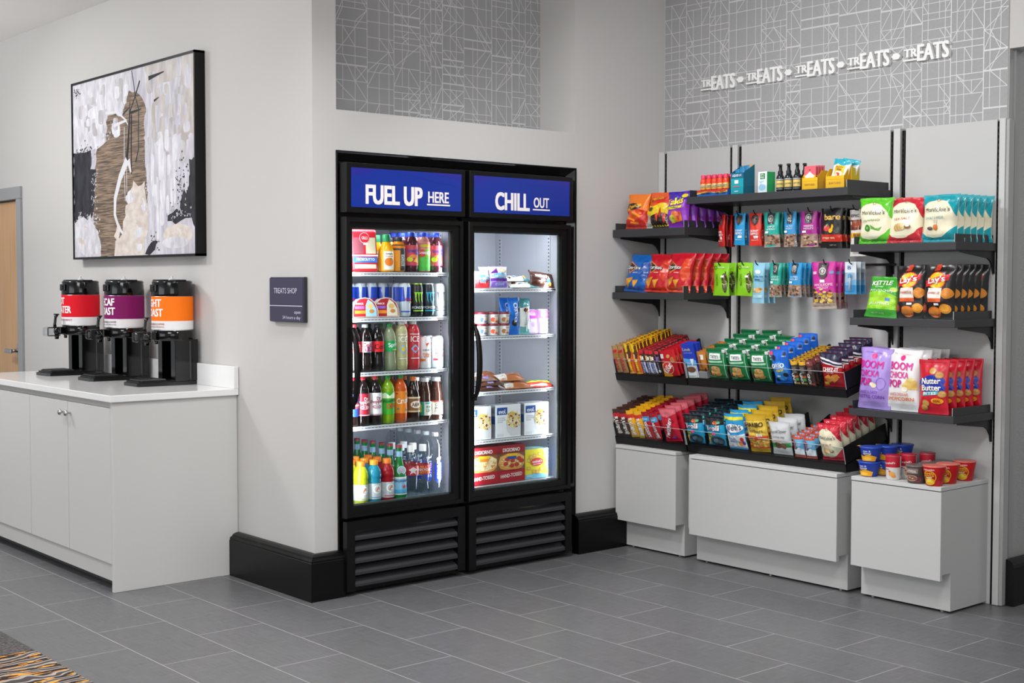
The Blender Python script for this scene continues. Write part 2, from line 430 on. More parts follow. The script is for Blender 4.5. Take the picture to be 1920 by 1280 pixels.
WALL = mat('#c9c7c5', 'wall')
mb = MB()
mb.box(3.205, 3.33, 5.12, 8.60, 0, 3.01, WALL); mb.box(3.205, 3.33, 8.60, 9.70, 2.03, 3.01, WALL); mb.box(3.205, 3.33, 9.70, 12, 0, 3.01, WALL)
mb.box(3.27, 3.33, 8.60, 9.70, 0, 2.03, WALL)
struct(mb.build('wall_left'))
mb = MB()
mb.box(4.80, 5.485, 5.12, 5.39, 0, 3.01, WALL)          # pillar right of the cooler recess
mb.box(3.33, 4.80, 5.12, 5.39, 2.018, 2.207, WALL)      # beam between the coolers and the niche
struct(mb.build('wall_back'))
DARK = mat('#0c0c0d', 'matte')
mb = MB(); mb.box(3.33, 3.334, 5.14, 5.95, 0, 2.018, DARK).box(4.796, 4.80, 5.14, 5.95, 0, 2.018, DARK).box(3.33, 4.80, 5.95, 6.0, 0, 2.018, DARK).box(3.334, 4.796, 5.15, 5.95, 2.010, 2.018, DARK)
struct(mb.build('wall_recess'))

# wallpaper: woven grey ground with a pale printed net of lines
GROUND = noisy('wallpaper_ground', '#979798', '#b1b1b2', 900, .6, bump=.15)
LINE = mat('#d2d2d3', 'pack')
def wallpaper(mb, u0, u1, z0, z1, P, seed):
    """P(u, z, off) -> point"""
    rd = random.Random(seed); cols = [u0]
    while cols[-1] < u1: cols.append(cols[-1]+rd.choice((.03, .038, .043, .05, .058, .07)))
    cols[-1] = u1
    def clip(a, b):
        # Liang-Barsky against the panel
        t0, t1 = 0, 1; dx, dz = b[0]-a[0], b[1]-a[1]
        for p, q in ((-dx, a[0]-u0), (dx, u1-a[0]), (-dz, a[1]-z0), (dz, z1-a[1])):
            if abs(p) < 1e-9:
                if q < 0: return None
            else:
                r = q/p
                if p < 0: t0 = max(t0, r)
                else: t1 = min(t1, r)
        return None if t0 >= t1 else ((a[0]+dx*t0, a[1]+dz*t0), (a[0]+dx*t1, a[1]+dz*t1))
    n = [0]
    def line(a, b, w_=.0036):
        c = clip(a, b)
        if not c: return
        a, b = c; d = Vector((b[0]-a[0], b[1]-a[1]));
        if d.length < .004: return
        d.normalize(); px, pz = -d[1]*w_/2, d[0]*w_/2; n[0] += 1; off = .0005+.0000005*n[0]
        q = [P(a[0]+px, a[1]+pz, off), P(b[0]+px, b[1]+pz, off), P(b[0]-px, b[1]-pz, off), P(a[0]-px, a[1]-pz, off)]
        nm = (q[1]-q[0]).cross(q[2]-q[0]); o_ = P(0, 0, 1)-P(0, 0, 0)
        mb.add(q, [(0, 1, 2, 3) if nm.dot(o_) > 0 else (3, 2, 1, 0)], LINE)
    rows = [z0-.02]
    while rows[-1] < z1: rows.append(rows[-1]+rd.choice((.05, .07, .085, .1)))
    i = 0
    while i < len(cols)-1:
        span = rd.choice((2, 3, 3, 4)); j = min(i+span, len(cols)-1); a, b = cols[i], cols[j]
        line((a, z0), (a, z1), rd.choice((.0036, .0036, .005)))
        shift = rd.uniform(-.03, .03); z = z0-.05+shift; zr = []
        while z < z1: zr.append(z); z += rd.choice((.03, .045, .06, .075, .09))
        for zz in zr: line((a, zz), (b, zz), rd.choice((.0032, .0032, .0032, .0036, .0075)))
        for k in range(i+1, j):
            # inner uprights broken between rows
            for p, q in zip(zr, zr[1:]):
                if rd.random() < .9: line((cols[k], p), (cols[k], q), .0032)
        for q in [q for q in range(len(zr)-1) for _ in (0, 1, 2)]:
            if rd.random() < .9:
                k0 = rd.randrange(i, j); k1 = rd.randint(k0+1, j); q1 = min(q+rd.choice((1, 1, 2)), len(zr)-1)
                p0, p1 = (cols[k0], zr[q]), (cols[k1], zr[q1])
                sl = (zr[q1]-zr[q])/(p1[0]-p0[0])
                if sl < .75 or sl > 2.3: continue
                if rd.random() < .45: line(p0, p1, .0034)
                else: line((p1[0], zr[q]), (p0[0], zr[q1]), .0034)
        i = j
mb = MB(); mb.box(3.33, 4.83, 5.39, 5.43, 2.1, 3.01, GROUND)
wallpaper(mb, 3.33, 4.80, 2.207, 3.01, lambda u, z, o: Vector((u, 5.39-o, z)), 5)
struct(mb.build('wall_niche'))
mb = MB(); mb.box(5.485, 5.60, 3.075, 5.39, 0, 3.01, GROUND)
wallpaper(mb, 3.078, 5.12, 2.14, 3.01, lambda u, z, o: Vector((5.485-o, 3.078+5.12-u, z)), 11)
mb.box(5.487, 5.60, 3.07, 3.0755, 0, 3.01, mat('#a9a9a8', 'wall'))
struct(mb.build('wall_right'))
mb = MB(); mb.box(5.484, 5.60, -4, 3.07, 2.452, 3.01, WALL)
struct(mb.build('wall_soffit'))
TEX = noisy('corridor_wallcovering', '#9a9a99', '#b4b4b3', 60, .8, stretch=(1, 1, 22), bump=.3)
mb = MB(); mb.box(5.60, 8, 3.075, 3.2, 0, 3.01, TEX)
mb.box(5.525, 5.56, 3.06, 3.08, 0, 2.452, mat('#a0a0a0', 'lam')); mb.box(5.56, 8, 3.071, 3.1, 0, 3.01, TEX)
struct(mb.build('wall_corridor'))
struct(MB().box(8, 8.1, -4, 3.2, 0, 3.01, WALL).build('wall_far'))

# baseboards with a moulded top
BLK = mat('#101011', 'black'); BLK2 = mat('#161617', 'gloss')
prof = [(0, 0), (.052, 0), (.052, .173), (.048, .177), (.050, .182), (.044, .190), (.036, .192), (.034, .199), (.018, .206), (0, .208)]
mb = MB()
def run(mb, pts, prof, m):
    """sweep a profile (distance out from the wall, height) along mitred plan points; out = left of travel"""
    n = len(pts); P = [Vector(p) for p in pts]; rings = []
    for i in range(n):
        d0 = (P[i]-P[i-1]).normalized() if i else None; d1 = (P[i+1]-P[i]).normalized() if i < n-1 else None
        nn = [Vector((-d.y, d.x)) for d in (d0, d1) if d is not None]
        if len(nn) == 2: b = (nn[0]+nn[1]).normalized(); b = b/b.dot(nn[0])
        else: b = nn[0]
        rings.append([(P[i].x+b.x*a, P[i].y+b.y*a, z) for a, z in prof])
    k = len(prof); v = [q for r in rings for q in r]; f = []
    for i in range(n-1):
        for j in range(k-1): f.append((i*k+j, (i+1)*k+j, (i+1)*k+j+1, i*k+j+1))
    f.append(tuple(range(k-1, -1, -1))); f.append(tuple((n-1)*k+j for j in range(k)))
    bm = bmesh.new(); bv = [bm.verts.new(q) for q in v]
    for q in f: bm.faces.new([bv[x] for x in q])
    bmesh.ops.recalc_face_normals(bm, faces=bm.faces); mb.bm(bm, m)
run(mb, [(3.335, 5.12), (3.205, 5.12), (3.205, 5.815)], prof, mat('#070708', 'black'))
struct(mb.build('baseboard_left'))
mb = MB(); run(mb, [(5.48, 5.12), (4.79, 5.12)], prof, mat('#060607', 'black')); struct(mb.build('baseboard_back'))
mb = MB(); pr2 = [(0, 0), (.07, 0), (.07, .165)]+[(.035+.035*math.cos(a), .172+.035*math.sin(a)) for a in [PI*i/8 for i in range(9)]]
run(mb, [(8, 3.07), (5.47, 3.07)], pr2, mat('#131314', 'black')); struct(mb.build('baseboard_corridor'))

# black bevelled surround of the cooler recess
mb = MB(); T = mat('#0a0a0b', 'black')
o0 = (3.330, 4.803, 2.020); i0 = (3.372-.036, 4.765, 1.982)
def quad(a, b, c, d):
    mb.add([a, b, c, d], [(0, 1, 2, 3)], mat('#1c1c1d', 'gloss'))
yo, yi = 5.108, 5.15
# lip
mb.box(o0[0]-.004, o0[0], yo, 5.125, 0, o0[2]+.004, T); mb.box(o0[1]-.004, o0[1]+.002, yo, 5.125, 0, o0[2]+.004, T); mb.box(o0[0]-.004, o0[1]+.002, yo, 5.125, o0[2], o0[2]+.004, T)
quad((o0[0], yo, o0[2]), (i0[0], yi, i0[2]), (i0[1], yi, i0[2]), (o0[1], yo, o0[2]))
quad((o0[1], yo, o0[2]), (i0[1], yi, i0[2]), (i0[1], yi, 0), (o0[1], yo, 0))
quad((o0[0], yo, 0), (i0[0], yi, 0), (i0[0], yi, i0[2]), (o0[0], yo, o0[2]))
struct(mb.build('trim_1'))

# door and frame at the far end of the left wall
FR = mat('#9b9c9e', 'lam'); WOOD = noisy('door_wood', '#c79b6f', '#d3aa80', 6, .45, stretch=(1, 8, .35), detail=6)
d = empty('door_1', (3.205, 8.65, 0)); struct(d)
mb = MB(); mb.bbox(-.018, .07, -.05, .045-.02, 0, 1.9645, FR, .003).bbox(-.018, .07, -.05, 1.05, 1.965, 2.045, FR, .003).bbox(-.018, .07, .99, 1.05, 0, 1.9645, FR, .003)
mb.box(0.0, .02, .03-.005, .05, 0, 1.965, mat('#86878a', 'lam'))
mb.build('frame', d)
MB().bbox(.022, .062, .04, .99, .008, 1.955, WOOD, .002).build('door_leaf', d)
mb = MB(); mb.tube([(.022, .10, .98), (-.035, .10, .98)], .011, mat('#a8a9ab', 'metal')); mb.bbox(-.045, -.028, .085, .20, .965, .992, mat('#b5b6b8', 'metal'), .004); mb.bbox(.012, .022, .075, .125, .93, 1.03, mat('#a8a9ab', 'metal'), .003)
mb.build('door_handle', d)

# ------------------------------------------------------------------ coffee counter
CAB = mat('#cfcecc', 'lam'); CAB2 = mat('#c6c5c3', 'lam')
c = empty('base_cabinet', (2.88, 6.75, 0))
tag(c, 'long pale grey base cabinet under the white coffee counter', 'cabinet')
def local(mb, o): mb.v = [(x-o.location.x, y-o.location.y, z-o.location.z) for x, y, z in mb.v]; return mb
Y0, Y1 = 5.818, 7.70
mb = MB(); mb.bbox(2.563, 3.203, Y0, Y0+.022, 0, .879, CAB, .002)
mb.box(2.583, 3.203, Y0+.022, Y1, .105, .879, CAB2).box(2.571, 2.60, Y0+.022, Y1, .049, .126, CAB2).box(2.64, 2.65, Y0+.022, Y1, 0, .10, mat('#5b5b5c', 'matte'))
local(mb, c).build('body', c)
for k in range(4):
    y0 = Y0+.0235+k*.4925; y1 = y0+.488
    if y1 > Y1: y1 = Y1
    mb = MB(); mb.bbox(2.563, 2.582, y0, y1, .129, .850, CAB, .002); dr = local(mb, c).build('cabinet_door', c)
    if k in (0, 1, 2, 3):
        ky = y1-.035 if k % 2 == 0 else y0+.035
        kb = MB(); kb.lathe([(.005, 0), (.005, .014), (.013, .019), (.0155, .025), (.012, .031), (.002, .033)], mat('#c9c6c2', 'metal'), 16)
        kb.v = [(-z+2.563-c.location.x, x+ky-c.location.y, y+.797) for x, y, z in kb.v]
        tag(kb.build('knob', dr), 'round polished metal knob')
ct = MB(); QZ = mat('#ececec', 'gloss')
ct.bbox(2.547, 3.203, 5.800, 7.715, .880, .912, QZ, .003)
cto = ct.build('countertop'); tag(cto, 'glossy white countertop carrying the three drink dispensers', 'countertop')
MB().bbox(3.178, 3.203, 5.800, 7.715, .912, 1.020, QZ, .002).build('backsplash', cto)

BK = mat('#050506', 'gloss'); BKM = mat('#0d0d0f', 'black')
def dispenser(x, y, col, l1, l2, small, label, w1, w2):
    d = empty('drink_dispenser', (x, y, .9125), (0, 0, -PI/2)); tag(d, label, 'drink dispenser', 'insulated drink dispensers on the counter')
    # drip base
    mb = MB(); out = [(-.09, -.215), (-.075, -.23), (.075, -.23), (.09, -.215), (.095, -.06), (.10, .04), (.092, .095), (-.092, .095), (-.10, .04), (-.095, -.06)]
    mb.prism(out, 0, .016, 'z', BK); mb.prism([(x*.95, yy*.95) for x, yy in out], .016, .024, 'z', BKM)
    mb.build('base', d)
    mb = MB(); mb.bbox(-.07, .07, -.205, -.07, .024, .030, mat('#3a3a3c', 'black'), .003)
    for i in range(9): mb.box(-.064+i*.016, -.060+i*.016, -.20, -.075, .030, .0325, mat('#6d6d70', 'metal'))
    tag(mb.build('drip_tray', d), 'slotted drip tray')
    for s in (-1, 1):
        mb = MB()
        mb.prism([(s*.094, -.035), (s*.094, .09), (s*.05, .09), (s*.05, .07), (s*.072, .06), (s*.072, -.02), (s*.05, -.03), (s*.05, -.035)] if s > 0 else [(s*.094, -.035), (s*.05, -.035), (s*.05, -.03), (s*.072, -.02), (s*.072, .06), (s*.05, .07), (s*.05, .09), (s*.094, .09)], .02, .228, 'z', BK)
        mb.box(s*.094, s*.0965, -.033, .035, .02, .228, BK); mb.box(s*.094, s*.0965, .062, .09, .02, .228, BK)
        mb.box(s*.094, s*.0955, .046, .050, .03, .22, mat('#48484a', 'gloss'))
        mb.build('leg', d)
    mb = MB(); mb.box(-.05, .05, .075, .09, .02, .228, BK); mb.build('rear_panel', d)
    mb = MB(); mb.lathe([(.098, .222), (.101, .226), (.101, .272), (.098, .276)], BK, 40); mb.build('tank_base', d)
    tk = MB(); tk.lathe([(.1005, .274), (.103, .277), (.103, .444), (.1005, .447)], mat('#dfdfdf', 'metal'), 40); tko = tk.build('tank', d)
    lb = MB(); R = .1036
    lb.lathe([(R, .322), (R, .445)], mat(col, 'paper'), 48, caps=False); lb.lathe([(R, .279), (R, .322)], mat('#e9e8ea', 'paper'), 48, caps=False)
    z0, z1 = .279, .445; H = z1-z0
    def sf(x, yy, off):
        a = -PI/2+(x-.5)*PI; return Vector(((R+.0003+off)*math.cos(a), (R+.0003+off)*math.sin(a), z0+yy*H))
    dg = lambda a: .5+a/180
    art(lb, sf, [('t', l1, dg((-38+w1)/2), .80, (38+w1)/180, .24, '#f4f2f2', 0, .07), ('t', l2, dg((-38+w2)/2), .51, (38+w2)/180, .24, '#f4f2f2', 0, .07),
                 ('t', small[0], dg(2), .165, .44, .055, small[2]), ('t', small[1], dg(2), .085, .44, .04, small[2])], PI*R, H)
    lb.build('label', tko)
    mb = MB(); mb.lathe([(.1015, .445), (.103, .449), (.1025, .468), (.100, .500), (.0985, .512)], BK, 48)
    mb.lathe([(.1, .512), (.1, .518), (.094, .524), (.09, .5245)], BK, 48)
    mb.bbox(-.10, -.06, -.06, .06, .515, .530, BK, .004); mb.bbox(.02, .10, -.03, .03, .517, .5295, BKM, .004)
    mb.bbox(-.03, .03, -.108, -.096, .468, .505, BK, .004); mb.bbox(-.018, .018, -.112, -.104, .472, .500, BKM, .003)
    lid = mb.build('lid', d)
    mb = MB(); mb.lathe([(.018, .524), (.018, .533), (.006, .536), (.006, .545), (.002, .549)], mat('#cfcfd0', 'gloss'), 16); mb.build('lid_knob', lid)
    # faucet with see-through guard and lever
    mb = MB(); mb.tube([(0, -.09, .245), (0, -.150, .245)], .019, BK, 14); mb.tube([(0, -.140, .262), (0, -.140, .200)], [.014, .011], BK, 12)
    mb.bbox(-.022, .022, -.130, -.096, .226, .268, BK, .005); mb.tube([(0, -.09, .205), (0, -.09, .24)], .009, BK, 10)
    fa = mb.build('faucet', d)
    mb = MB(); mb.bbox(-.021, .021, -.215, -.128, .216, .268, mat('#eef0f2', 'clear'), .012); mb.build('faucet_guard', fa)
    ring = MB(); q = []
    for i in range(25):
        a = 2*PI*i/24; q.append((0.024, -.165+.042*max(-.8, min(.8, math.cos(a)*1.15)), .242+.026*max(-.85, min(.85, math.sin(a)*1.2))))
    ring.tube(q, .0032, BK, 6); ring.build('guard_rim', fa)
    mb = MB(); mb.tube([(0, -.150, .262), (0, -.150, .285), (0, -.146, .318), (0, -.140, .338)], [.010, .008, .007, .013], BK, 12); mb.bbox(-.015, .015, -.152, -.128, .334, .341, BK, .003)
    tag(mb.build('lever', d), 'upright black pouring lever')
dispenser(3.093, 6.277, '#ff7800', 'LIGHT', 'ROAST', ('ARABICA BEAN COFFEE', 'Central & South America', '#b5553c'), 'drink dispenser with an orange label reading LIGHT ROAST, nearest the wall corner', 33, 38)
dispenser(3.062, 6.774, '#80005c', 'DECAF', 'ROAST', ('ARABICA BEAN COFFEE', 'Central & South America', '#6a4560'), 'drink dispenser with a purple label reading DECAF ROAST, between the other two', 36, 38)
dispenser(3.042, 7.305, '#e0001f', 'HOT', 'WATER', ('YOUR MOMENT', ' ', '#b04a60'), 'drink dispenser with a red label reading HOT WATER', 12, 38)

# ------------------------------------------------------------------ framed abstract painting
PY0, PY1, PZ0, PZ1 = 6.118, 7.657, 1.561, 2.584
pt = empty('framed_painting', (3.205, (PY0+PY1)/2, (PZ0+PZ1)/2)); tag(pt, 'large abstract painting in a black box frame above the coffee dispensers', 'painting')
fm = MB(); FB = mat('#0b0b0c', 'black'); X0 = 3.147
for a in ((PY0, PY0+.012, PZ0, PZ1), (PY1-.012, PY1, PZ0, PZ1), (PY0, PY1, PZ0, PZ0+.012), (PY0, PY1, PZ1-.012, PZ1)):
    fm.box(X0, 3.204, *a, FB)
local(fm, pt).build('frame', pt)
def paint(name, c1, c2, sc, st=(1, 1, 1), bump=.8, con=(.35, .65)): return noisy(name, c1, c2, sc, .5, st, bump, 8, con)
A1 = paint('paint_white', '#c3c1c8', '#e2e1e7', 16, (1, 1.6, .8)); A2 = paint('paint_greige', '#b3aba7', '#cfc9c6', 12, (1, 1.5, .7))
A3 = paint('paint_brown', '#57493f', '#9c8672', 7, (1, 1.2, 22), 1.0, (.38, .62)); A4 = paint('paint_navy', '#18181f', '#34343d', 16, (1, 1.5, .8), .8, (.3, .7))
A5 = paint('paint_lilac', '#b9b5c0', '#d9d7df', 14, (1, 2.2, .5)); A6 = paint('paint_cream', '#cbbfb6', '#e4dad2', 16, (1, 1, 1.4))
A7 = paint('paint_pale', '#d3d2da', '#ebebf0', 20, (1, 2, .6)); A8 = paint('paint_grey', '#a9a5a8', '#cfccd0', 14, (1, 2, .6))
W_, H_ = PY1-PY0-.024, PZ1-PZ0-.024
mb = MB(); mb.box(X0+.006, 3.20, PY0+.012, PY1-.012, PZ0+.012, PZ1-.012, A5)
def cs(x, y, off): return Vector((X0+.0058-off, PY1-.012-x*W_, PZ0+.012+y*H_))
D = []
def rp(pts, m, amp=.008, seed=1, step=.025): D.append(('p', [(min(max(x, 0), 1), min(max(y, 0), 1)) for x, y in ragged(pts, amp, step, seed)], m))
rp([(0, .6), (0, 1), (.5, 1), (.5, .85), (.33, .78), (.31, .66), (.22, .60), (.1, .62)], A1, .006, 1)
rp([(.62, 1), (1, 1), (1, .5), (.9, .48), (.9, .9), (.68, .88)], A2, .006, 2)
rp([(.31, .78), (.45, .80), (.50, .89), (.58, .87), (.64, .77), (.62, .5), (.645, .3), (.62, .1), (.5, .02), (.38, 0), (.24, 0), (.18, .17), (.18, .3), (.2, .5), (.215, .61), (.30, .64)], A3, .007, 3)
rp([(0, .615), (.08, .60), (.17, .615), (.16, .50), (.205, .49), (.19, .36), (.18, .25), (.14, .2), (.1, .21), (.05, .24), (.02, .2), (0, .2)], A4, .007, 4)
rp([(0, .03), (0, .2), (.06, .23), (.12, .22), (.16, .27), (.17, .18), (.22, .14), (.25, .01)], A1, .01, 5)
rp([(.95, .47), (1, .48), (1, .12), (.96, .2), (.9, .2), (.89, .27), (.91, .33), (.94, .3), (.96, .38)], A4, .01, 6)
rp([(.80, .21), (.86, .235), (.93, .21), (1, .2), (1, .165), (.92, .19), (.86, .16), (.80, .17)], A4, .01, 7)
rp([(.62, .0), (.66, .07), (.72, .08), (.70, .03), (.66, .0)], A4, .006, 8)
rp([(.62, .7), (.66, .78), (.9, .82), (.9, .3), (.86, .24), (.78, .25), (.76, .08), (.66, .08), (.65, .4)], A5, .012, 9)
rp([(.36, .0), (.37, .09), (.42, .10), (.44, .19), (.48, .25), (.49, .33), (.53, .40), (.57, .37), (.62, .39), (.63, .30), (.65, .15), (.62, .13), (.61, .0)], A6, .006, 10)
rp([(.36, .11), (.40, .19), (.42, .15), (.40, .08)], A6, .005, 11)
D.append(('e', .87, .10, .11, .055, A6)); D.append(('e', .85, .06, .10, .03, A1))
rd = random.Random(3)
def blob(x, y, w_, h_, m, a=0):
    q = []
    for i in range(12):
        t = 2*PI*i/12; u, v = w_*math.copysign(abs(math.cos(t))**.6, math.cos(t))*rd.uniform(.85, 1.1), h_*math.copysign(abs(math.sin(t))**.6, math.sin(t))*rd.uniform(.9, 1.1)
        q.append((min(max(x+u*math.cos(a)-v*math.sin(a), .002), .998), min(max(y+u*math.sin(a)+v*math.cos(a), .002), .998)))
    D.append(('p', q, m))
for i in range(46): blob(rd.uniform(.03, .48), rd.uniform(.68, .96), rd.uniform(.015, .03), rd.uniform(.02, .05), rd.choice((A1, A7, A1, A5, A8)))
for i in range(52): blob(rd.uniform(.66, .97), rd.uniform(.5, .96), rd.uniform(.01, .025), rd.uniform(.02, .07), rd.choice((A1, A2, A2, A5, A8)))
for i in range(14): blob(rd.uniform(.68, .86), rd.uniform(.2, .6), rd.uniform(.008, .02), rd.uniform(.05, .1), rd.choice((A7, A1)))
for i in range(12): blob(rd.uniform(.02, .15), rd.uniform(.05, .18), rd.uniform(.012, .03), rd.uniform(.015, .035), rd.choice((A1, A6, A7)))
for i in range(26): blob(.55+rd.uniform(-.07, .07), rd.uniform(.03, .34), rd.uniform(.014, .03), rd.uniform(.015, .04), rd.choice((A6, A6, A7)), rd.uniform(-.6, .6))
for x, y, w_, h_ in ((.40, .90, .022, .035), (.48, .90, .018, .035), (.25, .88, .03, .03), (.75, .5, .022, .12), (.76, .33, .022, .065), (.72, .17, .012, .09)): blob(x, y, w_, h_, A7)
def stroke(pts, w0, w1, m):
    L = []; R_ = []
    for i, (x, y) in enumerate(pts):
        a = pts[max(i-1, 0)]; b = pts[min(i+1, len(pts)-1)]; dx, dy = (b[0]-a[0])*W_, (b[1]-a[1])*H_; l = math.hypot(dx, dy) or 1
        w_ = w0+(w1-w0)*i/(len(pts)-1); L.append((x-dy/l*w_/W_, y+dx/l*w_/H_)); R_.append((x+dy/l*w_/W_, y-dx/l*w_/H_))
    for i in range(len(pts)-1): D.append(('p', [L[i], L[i+1], R_[i+1], R_[i]], m))
INK = mat('#1e1e24', 'paper'); WH = mat('#dddce2', 'paper')
stroke([(.525, .995), (.54, .93), (.55, .86), (.58, .78), (.575, .65), (.575, .57), (.55, .50)], .003, .005, INK)
stroke([(.59, .93), (.55, .85), (.51, .78), (.50, .68)], .006, .004, INK)
stroke([(.45, .77), (.50, .80)], .005, .003, INK); stroke([(.50, .77), (.60, .78)], .008, .003, INK)
stroke([(.51, .83), (.50, .70), (.49, .60), (.475, .52)], .004, .016, INK); stroke([(.52, .76), (.515, .6), (.515, .44)], .008, .006, INK)
stroke([(.66, .93), (.78, .945)], .012, .003, INK); stroke([(.70, .805), (.74, .82)], .007, .002, INK)
stroke([(.30, .80), (.40, .79), (.47, .74), (.49, .71)], .008, .004, WH); stroke([(.37, .72), (.48, .735)], .01, .006, WH)
stroke([(.48, .52), (.42, .43), (.375, .32), (.37, .23), (.40, .16), (.44, .12)], .026, .008, WH)
stroke([(.46, .70), (.455, .5), (.46, .3)], .003, .003, WH); stroke([(.475, .5), (.475, .35)], .003, .003, WH); stroke([(.49, .52), (.51, .45)], .02, .008, WH)
# dry-brush flecks along the dark patches
for cx, cy, sx, sy, m, n in ((.10, .60, .10, .03, A4, 60), (.19, .40, .03, .16, A1, 60), (.08, .22, .09, .04, A1, 60), (.20, .12, .03, .12, A1, 50), (.64, .4, .02, .3, A5, 70), (.90, .35, .05, .12, A4, 60), (.88, .2, .09, .04, A5, 50), (.30, .68, .04, .05, A1, 40), (.03, .96, .04, .03, A4, 30), (.70, .06, .04, .05, A4, 24)):
    for i in range(n):
        x, y = rd.gauss(cx, sx*.6), rd.gauss(cy, sy*.6); w_ = rd.uniform(.002, .009); h_ = rd.uniform(.003, .016)
        if .01 < x < .97 and .02 < y < .97: D.append(('p', [(x, y), (x+w_, y+h_*.3), (x+w_*.7, y+h_), (x-w_*.3, y+h_*.6)], m))
art(mb, cs, D, W_, H_, step=9, lift=.0000025, base=.0002)
local(mb, pt).build('canvas', pt)

# ------------------------------------------------------------------ wall sign
sg = empty('wall_sign', (3.205, 5.315, 1.35)); tag(sg, 'dark purple wall sign reading TREATS SHOP open 24 hours a day', 'sign')
MB().bbox(-.020, -.001, -.147, .147, -.103, .103, mat('#4c4b50', 'metal'), .002).build('back_plate', sg)
mb = MB(); mb.box(-.026, -.019, -.143, .143, -.100, .098, mat('#3b3851', 'pack'))
mb.build('face', sg)
mb = MB(); ss = lambda x, y, off: Vector((-.0262-off, .143-x*.286, -.1+y*.198))
art(mb, ss, [('r', 0, .353, 1, .371, '#cfcde0'), ('t', 'TREATS SHOP', .49, .71, .70, .125, '#d6d4e6', 0, 0), ('t', 'open', .86, .20, .19, .075, '#d6d4e6', 0, 0), ('t', '24 hours a day', .68, .085, .54, .095, '#d6d4e6', 0, 0)], .286, .198, step=9)
mb.build('lettering', sg)

